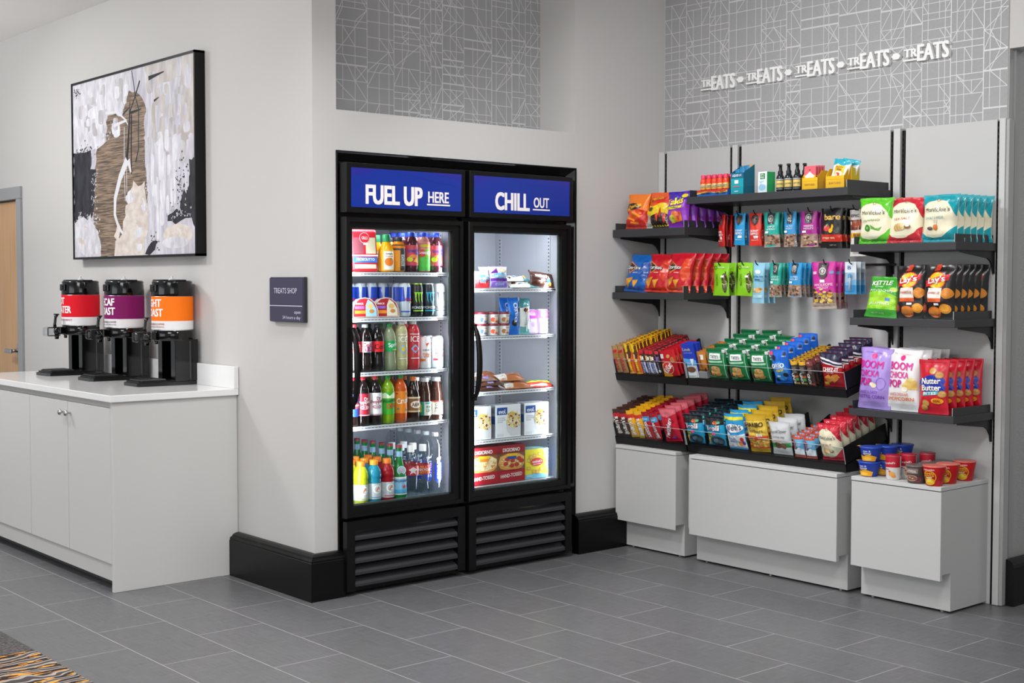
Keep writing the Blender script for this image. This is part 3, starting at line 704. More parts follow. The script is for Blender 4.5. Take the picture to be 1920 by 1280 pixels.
# ------------------------------------------------------------------ glass-door coolers
LINER = mat('#c3c4cc', 'lam'); BB = mat('#060607', 'black'); BB2 = mat('#0d0d0e', 'black')
def cooler(x0, label, words, sub, shelves, ww):
    """x0: left side; 0.686 wide; local x to the right, y inwards, front plane of the door at y=0"""
    W = .686; c = empty('display_cooler', (x0, 5.055, 0)); tag(c, label, 'cooler', 'glass door coolers')
    mb = MB()
    mb.box(0, .004, .06, .62, .02, 1.975, BB).box(W-.004, W, .06, .62, .02, 1.975, BB).box(0, W, .615, .62, .02, 1.975, BB).box(0, W, .06, .62, 1.725, 1.975, BB).box(0, W, .06, .62, .02, .345, BB)
    mb.box(0, .04, .052, .075, .345, 1.73, BB).box(W-.04, W, .052, .075, .345, 1.73, BB)
    mb.build('cabinet', c)
    xi0, xi1, zi0, zi1, yb = .045, W-.040, .385, 1.705, .575
    mb = MB(); mb.box(xi0-.012, xi0, .075, yb, zi0-.02, zi1, LINER).box(xi1, xi1+.012, .075, yb, zi0-.02, zi1, LINER).box(xi0-.012, xi1+.012, yb, yb+.012, zi0-.02, zi1, LINER)
    mb.box(xi0-.012, xi1+.012, .075, yb, zi0-.02, zi0-.01, LINER).box(xi0-.012, xi1+.012, .075, yb, zi1, zi1+.012, LINER)
    mb.bbox(xi0+.01, xi0+.22, yb-.035, yb, .45, 1.68, LINER, .006)     # air duct panel
    for k in range(8): mb.box(xi0+.035+k*.022, xi0+.037+k*.022, yb-.039, yb-.035, .5, 1.6, mat('#b9bac2', 'lam'))
    mb.build('liner', c)
    for y_ in (.135, .53):
        mb = MB(); mb.box(xi1-.004, xi1-.0005, y_-.009, y_+.009, .42, 1.67, mat('#c9cad0', 'lam'))
        z = .45
        while z < 1.66: mb.box(xi1-.0046, xi1-.0039, y_-.003, y_+.003, z, z+.008, mat('#2a2a2e', 'matte')); z += .0185
        mb.build('shelf_standard', c)
    # header sign
    mb = MB(); mb.bbox(.002, W-.002, -.006, .05, 1.742, 1.968, BB2, .004); h = mb.build('header_sign', c)
    mb = MB(); BL = mat('#0d2c8c', 'glow'); BP = mat('#122a8e', 'glow'); B3 = mat('#22258a', 'glow')
    mb.box(.028, W-.028, -.0075, -.006, 1.768, 1.945, BL)
    hs = lambda x, y, off: Vector((.028+x*(W-.056), -.0076-off, 1.768+y*.177))
    art(mb, hs, [('p', [(0, .66), (.42, .93), (.42, 1), (0, 1)], BP), ('p', [(.42, .93), (1, .62), (1, 1), (.42, 1)], BP), ('p', [(0, .78), (.25, 1), (0, 1)], B3), ('p', [(.62, 1), (1, .84), (1, 1)], B3)], W-.056, .177, step=9)
    mb.build('sign_face', h)
    mb = MB(); LW = mat('#e6dfdf', 'glow'); D = [('t', words, ww[0], .335, ww[1], .50, LW, 0, .075), ('t', sub, ww[2], .345, ww[3], .29, LW, 0, .05), ('r', ww[2]-ww[3]*.56, .125, ww[2]+ww[3]*.56, .165, LW)]
    art(mb, hs, D, W-.056, .177, step=9, base=.0025); mb.build('lettering', h)
    # door
    dz0, dz1, gx0, gx1, gz0, gz1 = .357, 1.724, .045, .620, .408, 1.678
    d = MB(); o = [(.003, dz0), (W-.006, dz0), (W-.006, dz1), (.003, dz1)]; i = [(gx0, gz0), (gx1, gz0), (gx1, gz1), (gx0, gz1)]
    m_ = [(.024, dz0+.022), (W-.028, dz0+.022), (W-.028, dz1-.022), (.024, dz1-.022)]
    V = [(x, .045, z) for x, z in o]+[(x, .004, z) for x, z in o]+[(x, 0, z) for x, z in [(a+(.004 if a < .3 else -.004), b+(.004 if b < 1 else -.004)) for a, b in o]]+[(x, 0, z) for x, z in m_]+[(x, .010, z) for x, z in m_]+[(x, .012, z) for x, z in i]+[(x, .045, z) for x, z in i]
    F = []
    for r in range(6):
        for k in range(4):
            a, b = r*4+k, r*4+(k+1) % 4; F.append((a, b, b+4, a+4))
    for k in range(4): a, b = 24+k, 24+(k+1) % 4; F.append((a, b, (k+1) % 4, k))
    bm = bmesh.new(); bv = [bm.verts.new(v) for v in V]
    for f in F: bm.faces.new([bv[q] for q in f])
    bmesh.ops.recalc_face_normals(bm, faces=bm.faces); d.bm(bm, BB2); do = d.build('door', c)
    g = MB(); g.box(gx0-.002, gx1+.002, .016, .020, gz0-.002, gz1+.002, mat('#f4f7f7', 'pane')); g.build('glass', do)
    g = MB(); g.box(gx0-.001, gx0+.008, .030, .036, gz0, gz1, mat('#8f9296', 'gloss')).box(gx1-.010, gx1+.001, .030, .036, gz0, gz1, mat('#59605f', 'gloss')).box(gx0, gx1, .030, .036, gz0, gz0+.008, mat('#59605f', 'gloss')).box(gx0, gx1, .030, .036, gz1-.008, gz1, mat('#59605f', 'gloss'))
    g.build('spacer', do)
    hb = MB(); n = 14; pts = []
    for k in range(n+1):
        t = k/n; z = .86+.36*t; pts.append((.030, -.006-.042*math.sin(PI*t)**.55, z))
    V = []; Fc = []
    for k, (x, y, z) in enumerate(pts):
        e = .4+.6*math.sin(PI*min(max(k/n, .0), 1))**.4
        V += [(x-.011*e, y-.004, z), (x+.013*e, y-.006, z), (x+.013*e, y+.008, z), (x-.011*e, y+.008, z)]
    for k in range(n):
        for j in range(4): Fc.append((k*4+j, k*4+(j+1) % 4, k*4+4+(j+1) % 4, k*4+4+j))
    hb.add(V, Fc, BB2, True); hb.box(.020, .042, -.012, .004, .855, .875, BB2).box(.020, .042, -.012, .004, 1.205, 1.225, BB2); hb.build('handle', do)
    # lower grille
    gr = MB(); gr.box(0, .044, -.002, .03, .022, .342, BB2).box(W-.046, W-.002, -.002, .03, .030, .342, BB2).box(.044, W-.046, -.002, .03, .298, .342, BB2).box(.03, W-.03, .055, .06, .02, .30, mat('#050505', 'matte'))
    gr.box(.03, W-.03, .02, .05, .018, .04, BB)
    go = gr.build('grille', c)
    for k in range(5):
        z = .272-.0535*k; s = MB()
        s.prism([(.002, z-.018), (.002, z-.006), (.008, z+.002), (.040, z+.020), (.044, z+.018), (.012, z-.008), (.010, z-.020)], .044, W-.046, 'x', mat('#37373a', 'black')); s.build('louvre', go)
    # shelves with price rail
    for z in shelves:
        mb = MB(); WH_ = mat('#ececf0', 'gloss')
        xr = xi1-.070; mb.box(xi0+.004, xr, .080, .084, z-.020, z-.002, WH_); mb.box(xi0+.004, xr, .074, .080, z-.020, z-.016, WH_); mb.box(xi0+.004, xr, .074, .080, z-.006, z-.002, WH_)
        mb.box(xi0+.004, xr, .084, yb-.05, z-.005, z-.002, mat('#e2e3e8', 'lam'))
        for q in (0, .004, .012): mb.box(xr, xi1-.004, .082, .085, z-.003-q, z-.001-q, WH_)
        for q in range(8): mb.box(xr+.006+q*.0075, xr+.0085+q*.0075, .083, yb-.05, z-.005, z-.002, WH_)
        mb.box(xi1-.008, xi1-.004, .085, yb-.05, z-.014, z-.001, WH_)
        n = 26
        for k in range(n):
            x = xi0+.012+(xr-xi0-.02)*k/n; mb.box(x, x+.011, .0785, .0798, z-.0125, z-.0098, mat('#7f8088', 'lam'))
        mb.build('shelf', c)
    for sx in (xi1-.003, xi0-.002):
        mb = MB(); mb.box(sx, sx+.005, .052, .068, .41, 1.67, mat('#9a9da2', 'gloss')); z = .425
        while z < 1.655: mb.box(sx-.0006, sx+.0056, .0505, .064, z, z+.010, mat('#e8efff', 'led')); z += .026
        mb.build('light_strip', c)
    for sx, tx, wt in ((xi1-.040, .22, 2.2), (xi0+.030, .46, 2.6)):
        area('cooler_lamp', (x0+sx, 5.055+.050, 1.04), (x0+tx, 5.055+.55, 1.04), 1.22, .012, wt, (.90, .94, 1.0), 2.2).rotation_euler = (Vector((x0+tx, 5.605, 1.04))-Vector((x0+sx, 5.105, 1.04))).to_track_quat('-Z', 'X').to_euler()
    area('cooler_top_lamp', (x0+.34, 5.055+.11, 1.695), (x0+.34, 5.055+.30, 1.2), .5, .02, 1.2, (.92, .95, 1.0))
    return c
cooler(3.333, 'tall black glass door cooler full of drinks under a FUEL UP HERE header', 'FUEL UP', 'HERE', (1.4775, 1.2657, 1.0140, .7640, .394), (.375, .51, .778, .195))
cooler(4.041, 'tall black glass door cooler of frozen food under a CHILL OUT header', 'CHILL', 'OUT', (1.400, 1.163, .886, .644, .418), (.386, .357, .688, .164))

# ------------------------------------------------------------------ treats wall fixture: panels, standards, base units, shelves
PAN = mat('#c3c3c2', 'lam'); PAN2 = mat('#cbcbca', 'lam'); SHB = mat('#262628', 'black'); SHB2 = mat('#3b3b3d', 'black'); GY = mat('#87888a', 'lam')
def thing_at(name, loc, label, cat, group=None, rot=(0, 0, 0)):
    o = empty(name, loc, rot); tag(o, label, cat, group); return o
for y0, y1, lb in ((5.063, 4.614, 'narrow grey back panel behind the left bay of snack shelves'), (4.536, 3.640, 'wide grey back panel behind the middle bay of candy trays'), (3.558, 3.098, 'narrow grey back panel behind the right bay of chip shelves')):
    p = MB().bbox(-.008, .0345, -(y0-y1)/2, (y0-y1)/2, 0, 2.144, PAN, .002).build('wall_panel', None, (5.450, (y0+y1)/2, 0)); tag(p, lb, 'panel', 'grey back panels of the snack display')
for y0, y1, sl, lb in ((5.118, 5.076, (5.070,), 'pale upright standard in the corner beside the coolers wall'), (4.592, 4.556, (4.603, 4.545), 'pale upright standard between the left and middle shelf bays'), (3.618, 3.582, (3.629, 3.570), 'pale upright standard between the middle and right shelf bays'), (3.084, 3.055, (3.091,), 'pale upright standard at the right end of the snack display')):
    ym = (y0+y1)/2; s = thing_at('upright_standard', (5.440, ym, 0), lb, 'upright post', 'upright standards of the snack display')
    MB().bbox(-.006, .0445, y1-ym, y0-ym, .002, 2.146, PAN2, .002).build('post', s)
    if y0 < 3.1: MB().bbox(.0, .0445, -.02-.010, -.0146, .002, 2.14, mat('#a9a9a8', 'lam'), .002).build('side_cover', s)
    for q in sl:
        mb = MB(); mb.box(.004, .040, q-ym-.0065, q-ym+.0065, .002, 2.135, mat('#0b0b0c', 'matte')); mb.box(.002, .006, q-ym-.0065, q-ym-.0045, .002, 2.135, mat('#3a3a3c', 'black'))
        z = .6
        while z < 2.12: mb.box(.0015, .0042, q-ym-.001, q-ym+.003, z, z+.012, mat('#1e1e20', 'black')); z += .025
        mb.build('slotted_channel', s)
def base_unit(y0, y1, ty0, ty1, label, xt=5.060, xd=5.062):
    ym = (y0+y1)/2; b = thing_at('base_cabinet', (5.25, ym, 0), label, 'cabinet', 'grey base cabinets under the snack display'); X = lambda x: x-5.25
    UN = mat('#c2c2c1', 'lam')
    MB().bbox(X(xt), X(5.44), y1-ym, y0-ym, .540, .558, PAN2, .0015).build('cabinet_top', b)
    MB().prism([(X(5.148), .010), (X(5.148), .178), (X(5.082), .178), (X(5.082), .538), (X(5.44), .538), (X(5.44), .010)], ty1-ym, ty0-ym, 'y', UN).build('body', b)
    MB().bbox(X(xd), X(5.080), y1-ym, y0-ym-.001, .153, .536, UN, .0015).build('drawer_front', b)
    mb = MB(); n = 3 if y0-y1 > .6 else 2
    for k in range(n):
        yy = ty1+.05+(ty0-ty1-.1)*k/(n-1)-ym
        for xx in (5.17, 5.40): MB().lathe([(.014, 0), (.014, .006), (.006, .012)], mat('#6c6c6e', 'metal'), 12, X(xx), yy).build('foot', b)
base_unit(5.085, 4.648, 5.085, 4.648, 'narrow grey base cabinet in the corner below the left candy tray', 5.076, 5.078)
base_unit(4.540, 3.642, 4.563, 3.642, 'wide grey base cabinet below the long middle candy tray', 5.057, 5.059)
base_unit(3.567, 3.112, 3.567, 3.114, 'narrow grey base cabinet at the right end with noodle cups on top')

CL = mat('#fafcfc', 'clear')
def rim(mb, x0, x1, y0, y1, z0, z1): mb.box(x0, x1, y0, y1, z0, z1, mat('#d7dbdc', 'gloss'))
def bracket(y, z, parent, ox, oy, xf):
    mb = MB(); B = SHB
    pts = [(5.440-ox, z), (xf-ox, z), (xf-ox, z-.008), (5.38-ox, z-.032), (5.405-ox, z-.045), (5.425-ox, z-.070), (5.432-ox, z-.10), (5.440-ox, z-.10)]
    mb.prism(pts, y-.004-oy, y+.004-oy, 'y', B); mb.build('bracket', parent)
def shelf(y0, y1, xf, zt, th, label, front=True):
    ym = (y0+y1)/2; s = thing_at('display_shelf', (5.27, ym, zt), label, 'shelf', 'black metal display shelves'); X = lambda x: x-5.27
    mb = MB(); mb.bbox(X(xf), X(5.437), y1-ym, y0-ym, -th, -.001, SHB2, .0015); mb.build('tray', s)
    for q in (y1-ym+.010, y0-ym-.013): MB().box(X(xf+.012), X(5.425), q, q+.003, -.002, .034, SHB2).build('side_rim', s)
    mb = MB(); mb.box(X(xf+.012), X(xf+.0145), y1-ym+.013, y0-ym-.013, -.001, .034, CL); rim(mb, X(xf+.0118), X(xf+.0147), y1-ym+.013, y1-ym+.0145, 0, .034)
    mb.build('clear_front_guard', s)
    for q in (y0-.012, y1+.012): bracket(q-ym, -th, s, 5.27, 0, xf+.05)
shelf(3.620, 3.090, 5.110, 1.603, .035, 'upper right shelf of cream chip bags')
shelf(3.620, 3.090, 5.110, 1.272, .035, 'middle right shelf holding black and green chip bags')
shelf(3.620, 3.090, 5.112, .859, .033, 'lower right shelf holding popcorn and red cookie bags')
shelf(4.597, 3.625, 5.090, 1.862, .037, 'long topmost shelf of small boxes and spray bottles')
shelf(5.115, 4.602, 5.079, 1.711, .041, 'upper left shelf of orange and purple snack bags')
shelf(5.115, 4.602, 5.077, 1.377, .036, 'middle left shelf of blue and red tortilla chip bags')

TILT = .262
def candy_tray(y0, y1, z, dividers, label):
    ym = (y0+y1)/2; s = thing_at('candy_tray', (5.104, ym, z), label, 'tray', 'tilted candy trays', (-TILT*0, TILT*0, 0))
    s.rotation_euler = (TILT, 0, -PI/2)     # local -Y faces the room, floor climbs towards the wall
    W2 = (y0-y1)/2; D_ = .345; T = mat('#19191b', 'black')
    mb = MB(); mb.box(-W2+.001, W2-.001, 0, D_, -.004, -.001, T); mb.box(-W2+.001, W2-.001, 0, .003, -.040, -.001, T); mb.box(-W2+.001, -W2+.004, 0, D_, -.038, -.001, T).box(W2-.004, W2-.001, 0, D_, -.038, -.001, T); mb.build('tray_floor', s)
    for q in (-W2+.0015, W2-.0035):
        MB().box(q, q+.002, .006, D_, -.001, .082, T).build('side_panel', s)
    mb = MB(); mb.box(-W2+.001, W2-.001, 0, .0025, 0, .082, CL)
    E = mat('#c9cfd1', 'gloss')
    mb.box(-W2+.001, W2-.001, -.0002, .0027, .0808, .082, E).box(W2-.0022, W2-.001, -.0003, .0028, 0, .082, E).box(-W2+.001, -W2+.0022, -.0003, .0028, 0, .082, E)
    mb.build('clear_front_guard', s)
    for yd in dividers:
        q = ym-yd
        MB().prism([(.012, 0), (.012, .055), (D_-.02, .11), (D_-.01, .105), (D_-.01, 0)], q-.001, q+.001, 'x', T).build('divider', s)
candy_tray(5.118, 4.602, .941, (5.035, 4.915, 4.775), 'left upper candy tray of chocolate bars')
candy_tray(4.598, 3.628, .941, (4.535, 4.475, 4.330, 4.192, 4.056, 3.935, 3.775), 'middle upper candy tray with green cookie bags')
candy_tray(5.118, 4.602, .599, (5.035, 4.90, 4.775), 'left lower candy tray of red and yellow candy bags')
candy_tray(4.598, 3.628, .599, (4.475, 4.335, 4.20, 4.062, 3.93, 3.79), 'middle lower candy tray of gummy candy bags')

# peg rails with hooks
def hook_rail(z, ys, L, label):
    h = thing_at('hook_rail', (5.40, 4.09, z), label, 'rail', 'hook rails of the middle bay')
    mb = MB(); mb.bbox(-.006, .006, -.535+.02, .49, -.006, .006, SHB, .001)
    for q in (-.47, .45): mb.box(.0, .045, q-.008, q+.008, -.06, .006, SHB)
    mb.build('bar', h)
    for y, l in zip(ys, L):
        mb = MB(); mb.tube([(.0, y-4.09, .002), (-l, y-4.09, .002), (-l-.012, y-4.09, .008), (-l-.020, y-4.09, .024)], .0028, mat('#0e0e0f', 'black'), 8); mb.build('hook', h)
H1 = (4.470, 4.355, 4.248, 4.150, 4.037, 3.921, 3.792, 3.667); H2 = (4.473, 4.321, 4.233, 4.126, 4.005, 3.828, 3.686)
hook_rail(1.762, H1, [.19]*8, 'upper black hook rail of dipped almond and dried fruit packs')
hook_rail(1.513, H2, [.19]*7, 'lower black hook rail of green and blue snack packs')

# TREATS lettering
LT = mat('#f0f0ee', 'lam')
def extr(mb, txt, y0, y1, z0, z1, m, dep=.018, bold=.05):
  vs, fs = text_mesh(txt, 0.0)
  for dx, dz, k in ((-1, -.5, 0), (-.97, .5, 1), (-.02, -.52, 2), (.02, .48, 3), (.97, -.46, 4), (1, .53, 5)):
    bx, bz = bold*.055, bold*.03; bm = bmesh.new(); dep2 = dep+.00006*k
    bv = [bm.verts.new((0, y0-bx-(x+.5)*(y0-y1-2*bx)-dx*bx, z0+bz/2+(z+.5)*(z1-z0-bz)+dz*bz)) for x, z in vs]
    for f in fs:
        try: bm.faces.new([bv[i] for i in f])
        except ValueError: pass
    bmesh.ops.remove_doubles(bm, verts=bm.verts, dist=.00005)
    r = bmesh.ops.extrude_face_region(bm, geom=bm.faces[:]); bmesh.ops.translate(bm, vec=(-dep2, 0, 0), verts=[g for g in r['geom'] if isinstance(g, bmesh.types.BMVert)])
    bmesh.ops.recalc_face_normals(bm, faces=bm.faces); mb.bm(bm, m)
WN = ('leftmost', 'second from the left', 'middle', 'second from the right', 'rightmost')
for k, ys in enumerate((4.838, 4.528, 4.212, 3.902, 3.590)):
    t = thing_at('sign_lettering', (5.484, ys-.115, 2.49), WN[k]+' raised white TREATS word on the patterned wallpaper', 'sign', 'TREATS words on the wallpaper')
    mb = MB(); extr(mb, 'TR', .115, .115-.072, 2.474-2.49, 2.512-2.49, LT); mb.build('small_letters', t)
    mb = MB(); mb.box(-.018, -.0002, .115-.070, .118, 2.457-2.49, 2.464-2.49, LT); mb.build('underline', t)
    mb = MB(); extr(mb, 'EATS', .115-.070, -.120, 2.450-2.49, 2.527-2.49, LT, bold=.07); mb.build('large_letters', t)
    if k < 4:
        y = ys-.232-.0375+.0; hx = [(.024*math.cos(a), .0145*math.sin(a)*1.15) for a in [PI*i/3 for i in range(6)]]
        o = MB().prism([(a, b) for a, b in hx], -.018, -.0002, 'x', LT).build('hexagon_dash', None, (5.484, y, 2.487))
        tag(o, ('leftmost', 'second from the left', 'second from the right', 'rightmost')[k]+' white hexagon dash between the raised wall words', 'sign', 'hexagon dashes between the words')

# ------------------------------------------------------------------ drinks in the left cooler
FY = 5.165
def soda(name, liquid, cap, lab, z0=.09, z1=.14, h=.22, kind='gloss', decs=(), r=.0335, wavy=False):
    if wavy: p = [(.026, 0), (.031, .004), (.0325, .02), (.0335, .045), (.030, .075), (.0315, .088), (r, .098), (r, .14), (.0325, .155), (.026, .178), (.0175, .195), (.0125, .203), (.0125, h-.012)]
    else: p = [(.026, 0), (.031, .004), (r, .015), (r, .045), (r, .155), (.032, .168), (.025, .186), (.016, .199), (.0125, .205), (.0125, h-.012)]
    return bottle(name, p, mat(liquid, kind), (.0145, h-.016, h, cap), (z0, z1, lab, list(decs)))
G1 = 'drinks in the left cooler'
def stand(proto, xs, z, n, dy, what, where, cat='bottle', rz=-.28, y=FY):
    row(proto, n, (xs, y, z), (0, dy, 0), (0, 0, rz), what, where, cat, jit=(.002, .25))
Z1, Z2, Z3, Z4, Z5 = 1.4785, 1.2667, 1.0150, .7650, .395
W5 = '#f3f3f3'
# top shelf
b = carton('prosciutto_tray', .135, .198, .028, '#d8202f', [('r', .06, .42, .46, .80, '#8f4a56'), ('r', .54, .42, .92, .80, '#e3d6b4'), ('r', .46, .42, .54, .8, '#d8202f'), ('e', .5, .79, .20, .14, '#d8202f'), ('o', .5, .79, .19, .13, .08, '#f1c9c9'), ('r', 0, .36, 1, .395, '#f0dede'), ('r', .02, .21, .95, .34, '#3a70c8'), ('r', .08, .07, .9, .17, '#ead9bd'), ('r', .45, .63, .6, .68, '#f4f4f4')],
           logo=[('t', 'OLLI', .5, .79, .22, .07, '#f6e6e6'), ('t', 'PROSCIUTTO', .5, .285, .70, .06, '#f2f4fa')], fin='pack', r=.012)
b.location = (3.508, 5.15, Z1); b.rotation_euler = (-.10, 0, -.12); tag(b, 'red prosciutto snack tray standing on the top shelf of the left cooler', 'food tray')
oj = [(.028, 0), (.036, .004), (.0375, .02), (.0375, .085), (.034, .105), (.024, .128), (.018, .142), (.018, .172)]
ojd = [('r', .30, .04, .74, .92, '#f3efe4'), ('e', .52, .42, .19, .20, '#f07a1e'), ('p', [(.48, .52), (.60, .62), (.64, .56)], '#3b9a3a'), ('t', 'Simply', .52, .80, .30, .10, '#6a5a40'), ('t', 'Orange', .52, .68, .30, .08, '#e08020')]
b = bottle('juice_bottle', oj, mat('#f2a80c', 'gloss'), (.0195, .140, .174, '#1f8f57'), (.005, .103, '#f0a50e', ojd)); stand(b, 3.634, Z1, 2, .08, 'yellow orange juice bottle with green cap', 'on the top cooler shelf')
ba = [(.027, 0), (.033, .004), (.0345, .02), (.0345, .10), (.032, .118), (.026, .135), (.018, .145), (.0185, .160)]
b = bottle('sports_drink_bottle', ba, mat('#ee8a10', 'gloss'), (.020, .140, .163, '#2a2a2e'), (.006, .128, '#3a3a40', [('r', 0, 0, .48, .78, '#f39a1c'), ('r', 0, .86, 1, .93, '#f08a1a'), ('t', 'BODYARMOR', .60, .40, .50, .16, '#f2f2f2', PI/2)])); stand(b, 3.703, Z1, 2, .076, 'orange and black sports drink bottle', 'on the top cooler shelf')
sn = [(.027, 0), (.033, .004), (.034, .02), (.034, .125), (.033, .14), (.025, .16), (.018, .170), (.018, .176)]
sd = [('p', [(0, .02), (1, .02), (1, .5), (0, .35)], '#d2405a'), ('e', .34, .30, .14, .12, '#c8d820'), ('p', [(.5, .2), (.75, .12), (.66, .42)], '#f0c43a'), ('t', 'Snapple', .54, .72, .60, .20, '#1f3fa8', .12), ('e', .75, .58, .16, .055, '#2338a0'), ('e', .5, .45, .18, .08, '#e88a4a')]
b = bottle('juice_drink_bottle', sn, mat('#5b2430', 'liquid'), (.0195, .168, .188, '#1f46c8'), (.03, .128, '#cf4556', sd)); stand(b, 3.777, Z1, 3, .074, 'red label fruit drink bottle', 'beside the orange sports drink')
b = bottle('juice_drink_bottle', sn, mat('#e79a90', 'liquid'), (.0195, .168, .188, '#1f46c8'), (.006, .145, '#58c24a', [('p', [(0, .55), (1, .55), (1, 1), (0, 1)], '#e58a80'), ('e', .62, .60, .26, .16, '#7cc832'), ('e', .66, .60, .14, .09, '#d5e88a'), ('e', .35, .60, .17, .13, '#d8402e'), ('t', 'Snapple', .5, .62, .60, .13, '#eef0fa', .06), ('e', .5, .86, .25, .05, '#e8d02a')])); stand(b, 3.849, Z1, 3, .074, 'kiwi green label drink bottle', 'on the top cooler shelf')
b = bottle('juice_drink_bottle', sn, mat('#5b2430', 'liquid'), (.0195, .168, .188, '#1f46c8'), (.03, .128, '#c8465a', sd)); stand(b, 3.923, Z1, 2, .074, 'red label fruit drink bottle', 'at right end of the top cooler shelf')
# second shelf: cans
def can(name, r, h, c, decs, lid='#c9ccd2', fin='foil'):
    p = [(r-.006, 0), (r-.001, .004), (r, .010), (r, h-.016), (r-.005, h-.004), (r-.005, h)]
    mb = MB(); mb.lathe(p, mat(c, fin), 24); mb.lathe([(r-.0045, h-.003), (r-.0045, h+.001), (r-.006, h+.001)], mat(lid, 'metal'), 24)
    o = mb.build(name)
    def sf(x, y, off):
        a = -PI/2+(x-.5)*PI; rr = r+.0003+off; return Vector((rr*math.cos(a), rr*math.sin(a), .012+y*(h-.030)))
    l = MB(); art(l, sf, decs, PI*r, h-.03, 'foil', step=.008); l.build('label', o); return o
rb = can('energy_drink_can', .0285, .158, '#c3c7cf', [('p', [(.0, .45), (.42, .48), (.34, 1), (.0, 1)], '#1c3fb0'), ('p', [(.48, .48), (1, .48), (1, 1), (.52, 1)], '#1c46bc'), ('p', [(.62, 0), (.75, 0), (1, .45), (1, .3), (.8, 0)], '#1c3fb0'), ('t', 'Red Bull', .66, .55, .50, .09, '#e0203a'), ('e', .78, .44, .10, .03, '#e8a018'), ('r', .2, .08, .8, .12, '#2a4ab8')])
xs = [(3.740, FY), (3.745, 5.23), (3.748, 5.295), (3.690, 5.275), (3.690, 5.34), (3.628, 5.28), (3.566, 5.285), (3.560, 5.35), (3.505, 5.285), (3.625, 5.35)]
pl = ['in front of the others, beside the green clawed can', 'directly behind the foremost one', 'two places behind the foremost one', 'behind the cheese snack tray, near row', 'behind the cheese snack tray, far row', 'above the overlap of the two snack trays', 'behind the light blue snack tray, near row', 'behind the light blue snack tray, far row', 'nearest the left door frame', 'above the two snack trays, far row']
for k, (x, y) in enumerate(xs):
    o = rb if k == 0 else dup(rb); o.location = (x, y, Z2); o.rotation_euler = (0, 0, -.3+(.5*math.sin(k*2.1) if k else 0)); tag(o, 'slim blue and silver energy can '+pl[k], 'can', 'slim energy cans on the second cooler shelf')
def claw(c): return [('p', [(.40+dx, .80), (.50+dx, .82), (.47+dx, .62), (.50+dx, h0), (.44+dx, .52), (.42+dx, .7)], c) for dx, h0 in ((-.08, .42), (.06, .36), (.2, .44))]+[('r', .30, .78, .74, .82, c)]
for c, cc, tc, x, lb in (('#15181a', '#9be02a', '#d8d8d8', 3.808, 'black energy can with green claw mark'), ('#14222a', '#22b4dc', '#d8d8d8', 3.878, 'black energy can with blue claw mark'), ('#b9bbbd', '#6a6c70', '#77797c', 3.944, 'silver grey energy can at the right wall')):
    o = can('energy_drink_can', .0325, .156, c, claw(cc)+[('t', 'MONSTER', .5, .24, .62, .10, tc), ('r', .25, .10, .78, .14, cc)], '#b0d84a' if '9be' in cc else '#c9ccd2')
    stand(o, x, Z2, 2, .07, lb, 'on the second cooler shelf', 'can')
def snack_tray(x, y, c1, c2, label, rz):
    mb = MB(); pts = [(-.068, 0), (.068, 0), (.068, .035), (.055, .068), (.03, .088), (0, .093), (-.03, .088), (-.055, .068), (-.068, .035)]
    mb.prism(pts, 0, .03, 'y', mat('#cfc6b8', 'pack')); mb.prism([(a*.92, b_*.92+.003) for a, b_ in pts], -.0008, 0, 'y', mat(c1, 'pack'))
    F = lambda u, v, off: Vector(((u-.5)*.136, -.001-off, v*.093))
    art(mb, F, [('p', [(.5, .05), (.93, .05), (.93, .4), (.78, .75), (.62, .9), (.52, .6)], c2), ('e', .70, .55, .11, .13, '#e0b870'), ('e', .74, .30, .10, .10, '#c9853f'), ('r', .10, .42, .46, .56, '#9a5ec0'), ('r', .08, .18, .50, .34, '#ec8a2a'), ('t', 'SNACK', .28, .68, .30, .10, '#f3e6e6')], .136, .093, step=9)
    o = mb.build('snack_tray', None, (x, y, Z2), (-.12, 0, rz)); tag(o, label, 'food tray', 'prepared snack trays on the second cooler shelf')
snack_tray(3.505, 5.148, '#b3242e', '#9fd0ea', 'domed snack tray with red and light blue film, nearest the left door frame', -.1)
snack_tray(3.626, 5.150, '#a8222c', '#e6dfc8', 'domed snack tray with red and cream film, beside the slim blue can', -.1)
# third shelf
CD = [('t', 'Coca', .52, .62, .55, .42, '#f2f2f2', .1, 0)]
b = soda('soda_bottle', '#160c0b', '#d8232e', '#c9202c', decs=[('r', .3, .5, .6, .9, '#2a4aa0')]+CD, wavy=True); stand(b, 3.447, Z3, 2, .074, 'cola bottle with red cap', 'half hidden by the left door frame')
b = soda('soda_bottle', '#160c0b', '#b9bcc0', '#e8e2e4', decs=[('r', 0, .0, .3, 1, '#c8303c'), ('r', .5, .05, .62, .5, '#2a4aa0'), ('r', .70, .05, .95, .95, '#2a4aa0'), ('t', 'Cola', .52, .68, .5, .4, '#c8202c'), ('t', 'USA', .6, .24, .4, .3, '#d23440')], wavy=True); stand(b, 3.511, Z3, 2, .074, 'grey capped cola bottle with flag colour label', 'on the third cooler shelf')
b = soda('soda_bottle', '#130b0b', '#1d1d20', '#d81c24', decs=[('t', 'Coca', .58, .52, .6, .48, '#1b1010', .1, .01)], wavy=True); stand(b, 3.581, Z3, 2, .074, 'cola bottle with black cap and plain red label', 'on the third cooler shelf')
b = soda('soda_bottle', '#a9b08e', '#1f9a4a', '#16a455', decs=[('t', 'Sprite', .66, .6, .6, .5, '#f2f8f2', .12), ('r', .55, .12, .9, .2, '#e2d83a')], wavy=True, kind='liquid'); stand(b, 3.649, Z3, 2, .074, 'lemon soda bottle with green cap and label', 'on the third cooler shelf')
ip = [(.026, 0), (.031, .004), (.032, .02), (.032, .17), (.031, .185), (.024, .205), (.014, .216), (.014, .222)]
